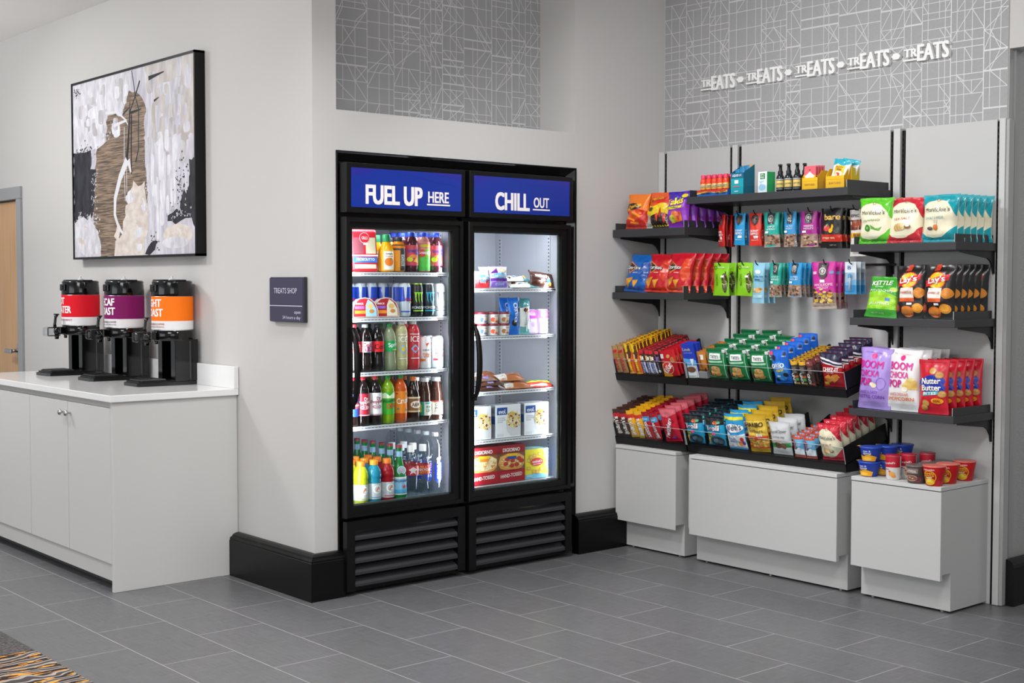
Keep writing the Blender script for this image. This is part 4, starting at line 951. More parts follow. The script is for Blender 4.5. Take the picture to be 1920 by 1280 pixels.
for c, dm, x, lb in (('#ded6a2', '#f0c020', 3.717, 'tall pale yellow sparkling water bottle with white cap'), ('#e04048', '#d8343c', 3.788, 'tall red sparkling water bottle with white cap')):
    b = bottle('sparkling_water_bottle', ip, mat(c, 'liquid'), (.0155, .214, .232, '#e9e6e4'), (.03, .185, mat(c, 'liquid'), [('t', 'SPARKLING', .5, .89, .5, .04, W5), ('t', 'ICE', .5, .74, .42, .17, W5, 0, .01), ('p', [(.30, .44), (.5, .58), (.7, .44), (.5, .30)], '#7fb6e0'), ('e', .5, .44, .10, .07, dm), ('r', .3, .14, .7, .16, W5)]))
    stand(b, x, Z3, 2, .074, lb, 'on the third cooler shelf')
for x, fc, tx, lb in ((3.858, '#e07a28', 'MANGO', 'slim white energy can with orange mark beside red bottle'), (3.935, '#d8343c', 'PEACH', 'slim white energy can with red lettering at right wall')):
    o = can('energy_drink_can', .0290, .155, '#e6e6ea', [('p', [(.42, .86), (.72, .92), (.52, .80)], '#d83a30'), ('p', [(.45, .80), (.60, .84), (.50, .74)], '#f0a020'), ('t', 'CELSIUS', .55, .62, .52, .055, '#3a3a44'), ('t', tx, .55, .46, .52, .09, fc), ('t', 'VIBE', .52, .37, .40, .08, fc), ('r', .15, .20, .42, .28, fc), ('o', .55, .1, .06, .04, .2, '#8a8a90')])
    stand(o, x, Z3, 2, .066, lb, 'on the third cooler shelf', 'can')
# fourth shelf
def dp(c, tc, sub): return dict(lab=c, z0=.045, z1=.149, decs=[('t', 'Dr', .58, .76, .20, .16, tc, .15), ('t', 'Pepper', .52, .60, .62, .20, tc, .12), ('o', .5, .38, .2, .09, .2, tc), ('t', sub, .5, .38, .24, .08, tc), ('r', 0, .02, 1, .05, tc)])
b = soda('soda_bottle', '#170c0c', '#c2202c', '#1f3f9e', z0=.045, z1=.149, decs=[('e', .6, .5, .2, .15, '#e04040'), ('r', .3, .47, .9, .53, W5)], h=.226); stand(b, 3.436, Z4, 2, .074, 'cola bottle with blue label', 'half hidden by the left door frame')
b = soda('soda_bottle', '#170c0c', '#bd2433', h=.226, **dp('#b01f35', '#f0e4e6', '23')); stand(b, 3.496, Z4, 3, .074, 'dark soda bottle with maroon label and red cap', 'on the fourth cooler shelf')
b = soda('soda_bottle', '#170c0c', '#c4303a', h=.226, **dp('#ececef', '#9a1f35', 'Diet')); stand(b, 3.566, Z4, 2, .074, 'dark soda bottle with white label and red cap', 'on the fourth cooler shelf')
b = soda('soda_bottle', '#9cc81e', '#1f9a3a', '#3fae2a', z0=.045, z1=.149, h=.226, decs=[('p', [(0, .86), (.3, .98), (.5, .82), (.7, 1), (1, .84), (1, .72), (0, .72)], '#e8f0c8'), ('t', 'Mountain', .52, .62, .66, .16, '#0f5a2a', .15), ('t', 'DEW', .62, .38, .50, .22, '#d8202c', .1)], kind='liquid'); stand(b, 3.638, Z4, 3, .074, 'bright green citrus soda bottle with green cap', 'on the fourth cooler shelf')
b = soda('soda_bottle', '#f0671c', '#1f9a4c', '#f28a1e', z0=.045, z1=.149, h=.226, decs=[('t', 'Crush', .56, .58, .66, .26, '#f4f4e8', .14), ('e', .3, .2, .05, .04, '#1f8a8a'), ('e', .7, .15, .06, .05, '#1f8a8a'), ('e', .25, .9, .06, .04, '#d8401e'), ('e', .75, .88, .06, .04, '#1f8a5a')], kind='liquid'); stand(b, 3.711, Z4, 2, .074, 'orange soda bottle with green cap', 'on the fourth cooler shelf')
aw = [(.027, 0), (.031, .004), (.0335, .02), (.0335, .12), (.031, .138), (.019, .17), (.0135, .187), (.0130, .196)]
b = bottle('soda_bottle', aw, mat('#24130c', 'gloss'), (.0155, .194, .213, '#e87a22'), (.045, .118, '#8a5a34', [('r', 0, .9, 1, 1, '#e8d0a8'), ('r', 0, 0, 1, .1, '#e0c49a'), ('e', .55, .5, .26, .24, '#efe4d2'), ('t', 'A&W', .55, .5, .40, .26, '#7a2a1a')])); stand(b, 3.786, Z4, 2, .074, 'root beer bottle with orange cap and brown label', 'on the fourth cooler shelf')
tp = [(.027, 0), (.031, .004), (.0335, .02), (.0335, .085), (.030, .11), (.031, .125), (.026, .15), (.0205, .175), (.020, .188)]
b = bottle('tea_bottle', tp, mat('#3a1d12', 'gloss'), (.0215, .186, .204, '#c9c9cc'), (.025, .090, '#e8e6da', [('r', 0, 0, .38, 1, '#1e8a6a'), ('r', .1, .2, .25, .8, '#e6d24a'), ('t', 'PURE', .62, .62, .3, .2, '#2a7a5a'), ('t', 'LEAF', .62, .36, .3, .2, '#2a7a5a'), ('r', .42, .86, .9, .96, '#3ab0b0')])); stand(b, 3.855, Z4, 2, .074, 'dark tea bottle with green and white label', 'on the fourth cooler shelf')
b = bottle('tea_bottle', tp, mat('#41231a', 'gloss'), (.0215, .186, .204, '#c9c9cc'), (.025, .092, '#e6e0d4', [('r', 0, 0, .2, 1, '#5a3a22'), ('t', 'GOLD', .55, .72, .42, .2, '#5a4a2a'), ('t', 'PEAK', .55, .46, .42, .2, '#5a4a2a'), ('r', .2, .9, 1, 1, '#c04030'), ('r', .3, .25, .85, .28, '#c04030')])); stand(b, 3.926, Z4, 2, .074, 'dark tea bottle with beige label', 'at the right end of the fourth cooler shelf')
# bottom
gp = [(.027, 0), (.033, .004), (.035, .02), (.035, .092), (.034, .100), (.0355, .108), (.033, .116), (.0365, .122), (.0365, .135), (.033, .155), (.024, .172), (.018, .178), (.018, .184)]
for c, cap, x, n, lb in (('#cfd62a', '#ef7318', 3.484, 2, 'yellow sports drink bottle with orange cap'), ('#2ba6c8', '#f39a1e', 3.558, 3, 'blue sports drink bottle with light orange cap'), ('#c01826', '#f07a1a', 3.633, 3, 'red sports drink bottle with orange cap')):
    b = bottle('sports_drink_bottle', gp, mat(c, 'liquid'), (.0205, .180, .203, cap), (.022, .095, '#c5c9cc', [('o', .56, .62, .19, .27, .3, '#f4f6f4'), ('p', [(.52, .48), (.66, .78), (.60, .78), (.50, .58)], '#ef6a1a'), ('r', .56, .5, .72, .6, '#f4f6f4'), ('r', .3, .10, .8, .14, c)]))
    stand(b, x, Z5, n, .078, lb, 'on the cooler floor')
pp = [(.029, 0), (.034, .004), (.035, .02), (.035, .115), (.032, .14), (.021, .17), (.0145, .20), (.0135, .235), (.0145, .242), (.0145, .250)]
b = bottle('mineral_water_bottle', pp, mat('#157a34', 'gloss'), (.0150, .248, .261, '#8f2a3a'), (.028, .112, '#8fc6e6', [('r', 0, .9, 1, 1, W5), ('r', 0, 0, 1, .04, W5), ('t', 'S.PELLEGRINO', .5, .78, .86, .12, '#1f3a7a'), ('p', [(.62, .60), (.655, .50), (.74, .50), (.67, .44), (.70, .34), (.62, .40), (.54, .34), (.57, .44), (.50, .50), (.585, .50)], '#e04a4a'), ('r', .2, .12, .8, .3, '#4fb2e0')]), neck=(.0142, .206, .0138, .232, '#9cc2e0'))
mb = MB(); mb.lathe([(.003, 0), (.002, .0015)], '#dfe9f2', 4); 
e = MB(); e.v = []; 
art(e, lambda u, v, off: Vector(((u-.5)*.05, -.0335-off+.0+abs(v-.5)*.004, .122+v*.042)), [('e', .5, .5, .46, .5, '#e6eef4'), ('e', .5, .5, .38, .40, '#a8cbe2'), ('e', .5, .5, .14, .22, '#e8a8a8')], .05, .042, step=9); e.build('shoulder_label', b)
stand(b, 3.704, Z5, 6, .072, 'green glass mineral water bottle with blue label', 'on the cooler floor')
wp = [(.028, 0), (.033, .004), (.035, .02), (.033, .045), (.031, .07), (.034, .095), (.036, .12), (.036, .15), (.034, .165), (.026, .19), (.016, .207), (.014, .215), (.014, .225)]
for x, dcs, lb in ((3.772, [('p', [(.35, .1), (.5, .9), (.65, .1), (.3, .6), (.7, .6)], '#e8d8d8'), ('r', .74, .1, .98, .9, '#efe6e6')], 'clear water bottle with red star label'), (3.843, [('t', "I'M A", .42, .76, .3, .22, '#f0b020'), ('t', 'RECYCLED', .52, .50, .62, .24, W5), ('t', 'BOTTLE', .52, .22, .52, .24, '#f0a020')], 'clear water bottle with red recycling label')):
    b = bottle('water_bottle', wp, mat('#f6f9fb', 'tint'), (.0175, .222, .253, '#f0eef0'), (.112, .158, '#b8202e', dcs)); stand(b, x, Z5, 3, .078, lb, 'on the cooler floor')
sm = [(.028, 0), (.033, .004), (.034, .02), (.034, .225), (.032, .25), (.024, .272), (.015, .284), (.0145, .29)]
b = bottle('water_bottle', sm, mat('#f6f9fb', 'tint'), (.0165, .288, .305, '#c8cdd2'), (.06, .24, mat('#fdfefe', 'tint'), [('p', [(.40, .12), (.52, .02), (.66, .02), (.80, .14), (.80, .62), (.66, .46), (.54, .46), (.40, .60)], '#1f3fd0'), ('t', 'smart', .60, .42, 1.0, .14, '#f0f4fa', PI/2)])); stand(b, 3.918, Z5, 6, .072, 'tall clear water bottle with blue label and lengthwise lettering', 'on the cooler floor', rz=-.4)
# clear lane dividers
for z, x0, x1, n, h, lb in ((Z1, 3.67, 3.96, 4, .05, 'clear plastic lane divider set on the top shelf of the left cooler'), (Z2, 3.71, 3.975, 4, .075, 'clear plastic lane divider set between the cans of the second shelf'), (Z3, 3.47, 3.975, 7, .06, 'clear plastic lane divider set on the third shelf of the left cooler'), (Z4, 3.46, 3.96, 7, .06, 'clear plastic lane divider set on the fourth shelf of the left cooler'), (Z5, 3.445, 3.955, 7, .055, 'clear plastic lane divider set on the floor of the left cooler')):
    mb = MB()
    for k in range(n+1):
        x = x0+(x1-x0)*k/n; mb.box(x-.0006-x0, x+.0006-x0, 0, .30, .0, h, CL)
    mb.box(0, x1-x0, -.001, .0005, 0, .022, CL); mb.box(0, x1-x0, 0, .3, -.0006, .0004, CL)
    o = mb.build('lane_divider', None, (x0, 5.1255, z)); tag(o, lb, 'divider', 'clear lane dividers in the left cooler')

# ------------------------------------------------------------------ frozen food in the right cooler
U1, U2, U3, U4, U5 = 1.401, 1.164, .887, .645, .419
b = bag('sandwich_pouch', .10, .085, .03, '#e9e6ea', [('r', .05, .0, .95, .48, '#d8343a'), ('e', .5, .55, .4, .22, '#7ab2e0')], logo=[('t', 'Uncrustables', .5, .56, .66, .16, '#f6f6fa', 0, .02), ('t', 'Berry', .5, .3, .4, .12, '#f6e6e6')], seed=3)
row(b, 2, (4.205, 5.155, U1), (.01, .05, 0), (-.15, 0, -.1), 'red and white frozen sandwich pouch', 'on the right cooler top shelf', 'bag')
b = bag('sandwich_pouch', .112, .108, .035, '#dcd2ea', [('r', .02, .30, .98, .44, '#6a2a9a'), ('r', .05, .02, .95, .28, '#8a6ac8'), ('p', [(0, .68), (.4, .95), (.4, .7)], '#7a2a9a'), ('e', .5, .56, .42, .13, '#6fb6e2'), ('e', .7, .82, .2, .1, '#d9c8a8')], logo=[('t', 'Uncrustables', .5, .56, .72, .13, '#f6f6fa', 0, .02), ('t', 'GRAPE', .5, .16, .5, .1, '#a8d0f0')], seed=5)
row(b, 3, (4.310, 5.150, U1), (.004, .045, 0), (-.1, 0, -.1), 'purple frozen sandwich pouch', 'on the right cooler top shelf', 'bag')
def lying(name, w_, d_, t_, body, decs, seed, loc, rz, label, bands=(), group=None, rx=-1.18):
    o = bag(name, w_, d_, t_, body, decs, bands, seed=seed, seal=.09)
    o.location = loc; o.rotation_euler = (rx, 0, rz); tag(o, label, 'ice cream bar' if 'ice' in label else 'frozen snack', group); return o
ic = [('p', [(.72, 0), (1, 0), (1, 1), (.80, 1)], '#2f8a92'), ('e', .16, .45, .07, .22, '#6a3418'), ('e', .85, .4, .06, .2, '#d8b04a'), ('t', 'Magnum', .45, .60, .4, .2, '#5a7a98'), ('t', 'almond', .45, .35, .3, .14, '#7a8aa0')]
lying('ice_cream_bar', .185, .062, .034, '#ecebe6', ic, 1, (4.478, 5.145, U1+.002), -.03, 'white and teal wrapped ice cream bar lying lowest on the top cooler shelf')
lying('ice_cream_bar', .17, .06, .030, '#ecebe6', ic, 2, (4.455, 5.165, U1+.034), .05, 'white and teal wrapped ice cream bar resting on top of another')
o = bag('cookie_pouch', .165, .088, .03, '#4a2318', [('t', "m&m's", .48, .72, .6, .26, '#f0e8e0', 0, .06), ('e', .72, .45, .08, .16, '#3a7ad0'), ('e', .78, .28, .05, .1, '#e8c020'), ('r', .2, .2, .6, .3, '#8a5a40')], seed=9, seal=.08); o.location = (4.600, 5.142, U1); o.rotation_euler = (-.42, .16, -.1); tag(o, 'brown chocolate ice cream cookie pouch at the right of the top shelf', 'bag')
def icup(c, label, n):
    p = [(.026, 0), (.028, .002), (.0335, .048), (.0335, .050)]
    mb = MB(); mb.lathe(p, mat('#ece7e2', 'paper'), 24); o = mb.build('ice_cream_cup')
    l = MB(); l.lathe([(.0355, .048), (.0355, .056), (.034, .058)], mat('#7a1f2e', 'pack'), 24); l.build('lid', o)
    def sf(x, y, off):
        z = .003+y*.044; a = -PI/2+(x-.5)*PI; r = .028+.0055*z/.048+.0006+off; return Vector((r*math.cos(a), r*math.sin(a), z))
    l = MB(); art(l, sf, [('e', .42, .40, .12, .25, c), ('e', .58, .34, .10, .2, '#e8c8a0'), ('e', .64, .2, .10, .12, c), ('t', 'Haagen', .64, .80, .26, .12, '#8a2030')], .1, .044, 'pack', step=.01); l.build('label', o)
    return o
for x, c, lb in ((4.203, '#5a7ad0', 'blue print'), (4.276, '#e05a3a', 'red print'), (4.348, '#b0703a', 'brown print')):
    a = icup(c, '', 0); a.location = (x, FY-.005, U2); a.rotation_euler = (0, 0, -.3); tag(a, 'small ice cream cup with '+lb+', lower of its stack', 'ice cream cup', 'stacked ice cream cups')
    q = dup(a); q.location = (x, FY-.005, U2+.0585); tag(q, 'small ice cream cup with '+lb+', upper of its stack', 'ice cream cup')
    q = dup(a); q.location = (x, FY+.068, U2+.0585); q.rotation_euler = (0, 0, .5); tag(q, 'small ice cream cup with '+lb+', upper cup in the rear stack', 'ice cream cup')
    q = dup(a); q.location = (x, FY+.068, U2); tag(q, 'small ice cream cup with '+lb+', lower cup in the rear stack', 'ice cream cup')
b = bag('ice_cream_sandwich', .068, .188, .03, '#1b6fd2', [('e', .5, .32, .3, .09, '#2a2420')], logo=[('t', 'OREO', .62, .60, 1.45, .13, '#f2f4fa', PI/2, .05)], seed=4)
row(b, 2, (4.411, 5.150, U2), (-.012, .05, 0), (-.06, 0, -.1), 'upright blue wrapped cookie ice cream', 'on the second shelf of the right cooler', 'ice cream bar')
b = bag('ice_cream_bar', .064, .184, .03, '#eae9e4', [('p', [(0, .72), (1, .80), (1, 1), (0, 1)], '#3a868c'), ('p', [(0, 0), (1, 0), (1, .14), (0, .22)], '#6fb0b0'), ('e', .5, .68, .22, .06, '#6a3418'), ('e', .7, .62, .12, .03, '#e0b84a'), ('t', 'Magnum', .5, .42, 1.35, .10, '#6a88a0', PI/2, .0)], seed=6)
row(b, 2, (4.481, 5.150, U2), (.0, .05, 0), (-.08, .06, -.1), 'upright white and teal ice cream bar', 'on the second shelf of the right cooler', 'ice cream bar')
for x, rx, lb in ((4.546, -.12, 'pink and purple mochi ice cream pack, left one'), (4.618, -.04, 'pink and purple mochi ice cream pack, nearest the right wall')):
    o = carton('mochi_pack', .064, .128, .035, '#d9c4e6', [('r', .04, .62, .96, .96, '#b83ad0'), ('e', .5, .84, .3, .08, '#f09adf'), ('r', .1, .06, .9, .5, '#e6d2ee'), ('e', .5, .38, .2, .10, '#c8a8d8'), ('t', 'Mochi', .5, .78, .6, .09, '#f8f0fa'), ('r', .3, .52, .7, .60, '#f6f2f6')], fin='pack', r=.01)
    o.location = (x, 5.152, U2); o.rotation_euler = (rx, 0, -.1); tag(o, lb, 'frozen snack', 'mochi ice cream packs')
for i, (x, z, c, w_, lb) in enumerate(((4.262, U3+.001, '#4a2c22', .15, 'dark brown wrapped ice cream bar lying at the left, bottom layer'), (4.275, U3+.024, '#5a3a2e', .15, 'dark brown wrapped ice cream bar lying at the left, upper layer'), (4.255, U3+.047, '#8a6a5e', .13, 'silvery brown wrapped bar lying at the left, topmost'))):
    lying('ice_cream_bar', w_, .055, .026, c, [('r', .3, .2, .6, .6, '#9a90c8'), ('t', 'SNICKERS', .5, .75, .5, .2, '#d83040')], 11+i, (x, 5.145+.01*i, z), .04*i-.04, lb)
bw = [('r', .0, .1, .30, .9, '#d6cfc8'), ('t', 'STEAK', .62, .72, .3, .2, '#e8d8c8'), ('r', .4, .35, .85, .5, '#9a5834')]
for x, y, z, w_, lb in ((4.440, 5.140, U3+.002, .178, 'brown wrapped frozen burrito lying on the third shelf, front bottom'), (4.418, 5.165, U3+.042, .168, 'brown wrapped frozen burrito on top of the brown pile'), (4.300, 5.22, U3+.052, .15, 'brown and silver wrapped frozen burrito at the back left of the pile')):
    lying('burrito', w_, .07, .042, '#b0693f', bw, int(x*100) % 17, (x, y, z), -.03, lb)
lying('burrito', .18, .065, .036, '#d6342f', [('p', [(0, .55), (1, .45), (1, 1), (0, 1)], '#7aa832'), ('r', 0, .40, 1, .52, '#e8c83a'), ('r', .2, .1, .8, .2, '#f0e0d0')], 8, (4.584, 5.148, U3+.002), -.12, 'red and green wrapped frozen burrito beside the brown ones')
ev = [('r', .05, .70, .46, .92, '#1f4f9a'), ('p', [(.40, .50), (.44, .20), (.60, .04), (.96, .04), (1, .10), (1, .50)], '#d9dadd'), ('t', 'CHICKEN', .22, .60, .28, .04, '#7d8796', 0, 0), ('t', 'ENCHILADA', .24, .54, .32, .04, '#7d8796', 0, 0), ('t', 'BAKE', .18, .48, .2, .04, '#7d8796', 0, 0)]
ev.append(('e', .70, .53, .27, .24, '#ead9a4'))
rd = random.Random(5)
for i in range(85):
    a, q = rd.uniform(0, 2*PI), rd.random()**.5; ev.append(('e', min(.96, .72+.30*q*math.cos(a)), .53+.27*q*math.sin(a), rd.uniform(.02, .04), rd.uniform(.02, .045), rd.choice(('#e8cf6a', '#f0e0a8', '#d9a83a', '#f3ead0', '#e2c04e', '#8a3a3a', '#f0e4c0'))))
ev += [('o', .08+.09*k, .08, .035, .035, .2, '#8a9ab8') for k in range(3)]
for x, n, lb in ((4.170, 2, 'white frozen bowl carton cut by the door frame'), (4.365, 2, 'white frozen bowl carton in the middle'), (4.556, 2, 'white frozen bowl carton nearest the right wall')):
    o = carton('frozen_bowl_carton', .163, .166, .042, '#eef0f2', ev, side='#9a9da4', sdecs=[('r', .1, .42, .9, .66, '#24508e'), ('r', .1, .75, .9, .95, '#7d8088')], top='#b5b8bd', logo=[('t', 'evol.', .245, .80, .30, .13, '#f4f6fa')])
    row(o, n, (x, 5.140, U4), (0, .05, 0), (0, 0, -.02), lb, 'of the fourth shelf', 'carton', jit=(.001, .01))
def pizza(cheese, tag2, seed):
    rd = random.Random(seed); D = [('r', 0, .28, 1, .82, '#8a5a34'), ('p', [(.03, .50), (.12, .38), (.35, .31), (.65, .30), (.88, .36), (.99, .46), (.99, .66), (.80, .76), (.40, .78), (.10, .70)], '#d89a4a'), ('p', [(.06, .55), (.15, .45), (.35, .38), (.65, .37), (.86, .42), (.97, .50), (.97, .66), (.78, .74), (.40, .76), (.12, .68)], cheese)]
    for i in range(110):
        a, q = rd.uniform(0, 2*PI), rd.random()**.5
        x, y = .52+.42*q*math.cos(a), .56+.16*q*math.sin(a)
        if .02 < x < .98: D.append(('e', x, y, rd.uniform(.015, .04), rd.uniform(.01, .03), rd.choice(('#f0dca0', '#e8c070', '#f6ecc8', '#d88a3a'))))
    if tag2: 
        for x, y in ((.35, .62), (.55, .58), (.78, .62), (.88, .55), (.70, .46), (.30, .50), (.52, .44)): D.append(('e', x, y, .085, .055, '#b02a1c')); D.append(('e', x, y+.006, .07, .042, '#c43a26'))
    D += [('r', 0, 0, 1, .29, '#b31d2c'), ('p', [(0, .29), (1, .29), (1, .33), (.5, .28), (0, .33)], '#b31d2c'), ('r', 0, .80, 1, 1, '#9e1c26'), ('r', .34, .70, .72, .77, '#f0c41c'), ('r', .36, .62, .68, .69, '#24509a' if tag2 else '#f08a2a')]
    return D
for x, ch, t2, lb, sd_ in ((4.198, '#f2e2b4', 0, 'red cheese pizza box cut by the door frame', 2), (4.380, '#e8b870', 1, 'red pizza box showing a pepperoni pizza', 3)):
    o = carton('pizza_box', .178, .186, .055, '#a51c28', pizza(ch, t2, sd_), side='#8e1a24', sdecs=[('r', .1, .1, .9, .5, '#d8a030')], top='#7a1a20', logo=[('t', 'DIGIORNO', .5, .875, .62, .10, '#f4efe8'), ('t', 'HAND-TOSSED', .5, .18, .78, .10, '#f4efe8', .05)])
    row(o, 2, (x, 5.136, U5), (0, .062, 0), (0, 0, -.03), lb, 'on the lowest shelf', 'box', jit=(.001, .01))
tn = [('p', [(0, 0), (1, 0), (1, 1), (0, 1)], '#e8d81e'), ('p', [(0, 0), (1, 0), (1, .10), (.6, .18), (0, .14)], '#7cc4e4'), ('p', [(.75, 1), (1, 1), (1, .25), (.9, .7)], '#7cc4e4')]
for x, y, a in ((.15, .62, .3), (.4, .78, .1), (.62, .82, -.1), (.85, .72, .5), (.15, .36, -.2), (.38, .24, .2), (.88, .45, 0), (.7, .3, .3), (.52, .22, -.3), (.25, .74, 0)): tn.append(('p', [(x-.09, y-.05), (x+.07, y-.07), (x+.09, y+.05), (x-.06, y+.07)], '#d8a640')); tn.append(('p', [(x-.05, y-.02), (x+.04, y-.04), (x+.05, y+.03), (x-.03, y+.04)], '#e8c068'))
tn += [('e', .50, .56, .27, .14, '#d8262c')]
o = carton('pizza_snack_box', .155, .152, .05, '#ddd020', tn, side='#3a6ab0', sdecs=[('r', .1, .2, .9, .8, '#e0d428')], top='#8ab8c0', logo=[('t', "totino's", .50, .585, .42, .09, '#f6f2f0', .05), ('t', 'PIZZA ROLLS', .5, .49, .34, .04, '#f6f2f0', .05), ('t', 'COMBO', .18, .09, .24, .05, '#eef4fa')])
row(o, 2, (4.556, 5.138, U5), (0, .057, 0), (0, 0, -.03), 'yellow and light blue pizza roll box', 'on the lowest shelf', 'box', jit=(.001, .01))

# ------------------------------------------------------------------ chip bags on the side shelves
R0 = (-.06, 0, -PI/2)
def mv(col, dark, flavour, extra, seed, w_=.178, h=.205):
    return bag('chip_bag', w_, h, .075, '#ebe4c6', [('p', [(0, 1), (0, .66), (.08, .78), (.25, .86), (.5, .885), (.72, .84), (.88, .70), (1, .52), (1, 1)], col), ('p', [(0, 0), (0, .22), (.15, .12), (.35, .085), (.6, .10), (.82, .20), (1, .34), (1, 0)], col), ('o', .5, .87, .05, .03, .3, '#8a7a5a')]+extra,
               bands=((.9, 1.01, col), (-.01, .07, col)), logo=[('t', 'Miss', .26, .665, .22, .085, '#1d1a1a', .06, .005), ('t', "Vickie's", .62, .665, .48, .10, '#1d1a1a', .04, .005), ('t', flavour, .46, .49, .52, .055, dark, .03, .01)], seed=seed, crumple=.005)
PEP = [('e', .34, .33, .085, .075, '#3f8a2c'), ('p', [(.44, .40), (.70, .27), (.78, .36), (.70, .33), (.46, .31)], '#5aa83a'), ('e', .34, .33, .04, .035, '#78b850')]
POT = [('e', .30+.045*k, .30+.004*k, .07, .075, c) for k, c in enumerate(('#b98a4a', '#d8b878', '#c79a5a', '#e0c48a', '#d8b878', '#e8d09a'))]+[('e', .66, .31, .09, .05, '#8a5a34'), ('e', .66, .33, .06, .025, '#e8e0d0')]
VIN = [('e', .46, .30, .06, .07, '#d87a3a'), ('p', [(.43, .35), (.49, .35), (.52, .45), (.41, .45)], '#d9cdb8'), ('e', .32, .27, .07, .035, '#5a4a4a'), ('e', .33, .29, .04, .02, '#8a7a78')]
b = mv('#5cbf26', '#5a8a3a', 'JALAPENO', PEP, 1); row(b, 2, (5.150, 3.514, 1.604), (.062, -.004, 0), (-.05, 0, -PI/2), 'green and cream potato chip bag', 'at left of the upper right shelf', 'chip bag')
b = mv('#c4202f', '#b03a34', 'SEA SALT', POT, 2); row(b, 2, (5.140, 3.360, 1.604), (.068, -.010, 0), (-.22, 0, -PI/2), 'red and cream potato chip bag', 'in the middle of the upper right shelf', 'chip bag')
b = mv('#119aa8', '#3a9aa0', 'SEA SALT & VINEGAR', VIN, 3); row(b, 6, (5.146, 3.190, 1.604), (.049, -.003, 0), (-.08, 0, -PI/2), 'teal and cream potato chip bag', 'on the upper right shelf', 'chip bag')
b = bag('chip_bag', .17, .188, .07, '#3da12e', [('p', [(0, .18), (1, .18), (1, .50), (.55, .62), (0, .56)], '#8ccf2a'), ('e', .55, .38, .42, .16, '#a8dc3a'), ('r', .66, .38, .80, .45, '#5a8ad0'), ('e', .86, .66, .10, .06, '#b8d84a')],
        logo=[('t', 'KETTLE', .45, .82, .66, .12, '#eef4e0', .03, .05), ('t', 'BRAND', .40, .715, .28, .035, '#e4f0d4'), ('t', 'POTATO CHIPS', .50, .615, .72, .06, '#f0f6e4', 0, .01), ('t', 'JALAPENO', .48, .30, .66, .075, '#f4f8e8', 0, .015), ('t', 'NET WT 2 OZ', .45, .09, .4, .03, '#d8ecc8', 0, 0)], seed=4, crumple=.005)
row(b, 2, (5.145, 3.482, 1.273), (.06, -.006, 0), (-.26, .04, -PI/2), 'bright green kettle chip bag', 'at left of the middle right shelf', 'chip bag')
lay = [('o', .5, .70, .30, .16, .11, '#e23a2a'), ('e', .5, .70, .27, .145, '#f4c21c'), ('p', [(.14, .58), (.86, .70), (.90, .82), (.80, .80), (.14, .70)], '#d81e2a'), ('r', .24, .36, .68, .56, '#efe6da'), ('r', .24, .30, .68, .37, '#e2602a'), ('p', [(.36, .88), (.56, .88), (.54, 1), (.40, 1)], '#c8402a'), ('e', .84, .46, .16, .10, '#d8862a'), ('e', .78, .18, .17, .09, '#e0902a'), ('e', .45, .12, .20, .10, '#d8722a'), ('e', .78, .19, .12, .06, '#eca63a'), ('e', .45, .13, .14, .07, '#e28a38'), ('e', .10, .20, .12, .09, '#6a2f26'), ('e', .10, .20, .08, .06, '#a04a3a'), ('r', .46, .24, .62, .28, '#f0f0f0')]
def lays(seed): return bag('chip_bag', .160, .235, .075, '#211e1d', lay, logo=[('t', "Lay's", .50, .70, .58, .15, '#f6f2ee', .10, .05), ('t', 'BARBECUE', .46, .47, .36, .04, '#c8402a', 0, .02)], seed=seed, crumple=.006)
b = lays(5); row(b, 1, (5.152, 3.330, 1.273), (.06, 0, 0), (-.10, -.03, -PI/2), 'black barbecue chip bag standing alone', 'between the green bag and the black row', 'chip bag')
b = lays(6); row(b, 6, (5.150, 3.192, 1.273), (.049, -.002, 0), (-.06, 0, -PI/2), 'black barbecue chip bag', 'in the long row of the middle right shelf', 'chip bag')
def boom(body, sub, sc, s1, s2, ex, seed): return bag('popcorn_bag', .172, .275, .08, body, ex, logo=[('t', 'BOOM', .46, .73, .72, .125, '#e0189a', 0, .04), ('t', 'CHICKA', .42, .585, .66, .105, '#e0189a', 0, .03), ('t', 'POP', .33, .445, .42, .125, '#d0148c', 0, .05), ('t', s1, .44, .275, .60, .045, sc, 0, .01), ('t', s2, .50, .20, .78, .055, sc, 0, .03), ('t', 'REAL, SIMPLE INGREDIENTS', .5, .925, .6, .015, sc, 0, 0)], seed=seed, crumple=.005)
PO = [('e', .5, .865, .085, .045, '#e83a8a')]
b = boom('#a98fd8', '', '#7a2fb0', 'SWEET & SALTY', 'KETTLE CORN', PO+[('o', .80, .42, .13, .10, .08, '#7a4ab8'), ('e', .60, .39, .08, .04, '#efe2b8'), ('e', .54, .41, .05, .03, '#f4ead0')], 7); row(b, 2, (5.146, 3.510, .860), (.066, -.006, 0), (-.06, .02, -PI/2), 'lavender popcorn bag with magenta lettering', 'on the lower right shelf', 'popcorn bag')
b = boom('#e6e4e4', '', '#e2702a', 'WHITE CHEDDAR', 'POPCORN', PO+[('p', [(.56, .42), (.72, .53), (.96, .50), (.96, .36), (.60, .35)], '#e8c46a'), ('e', .80, .52, .12, .03, '#f0dc9a'), ('e', .64, .36, .08, .04, '#f6eed8')], 8); row(b, 4, (5.150, 3.357, .860), (.066, -.004, 0), (-.05, .0, -PI/2), 'white cheddar popcorn bag with magenta lettering', 'on the lower right shelf', 'popcorn bag')
nb = [('e', .28, .58, .22, .10, '#2438a8'), ('e', .55, .61, .38, .115, '#2438a8'), ('e', .55, .49, .40, .115, '#2438a8'), ('p', [(.20, .33), (.72, .37), (.74, .44), (.20, .40)], '#52b8c0')]
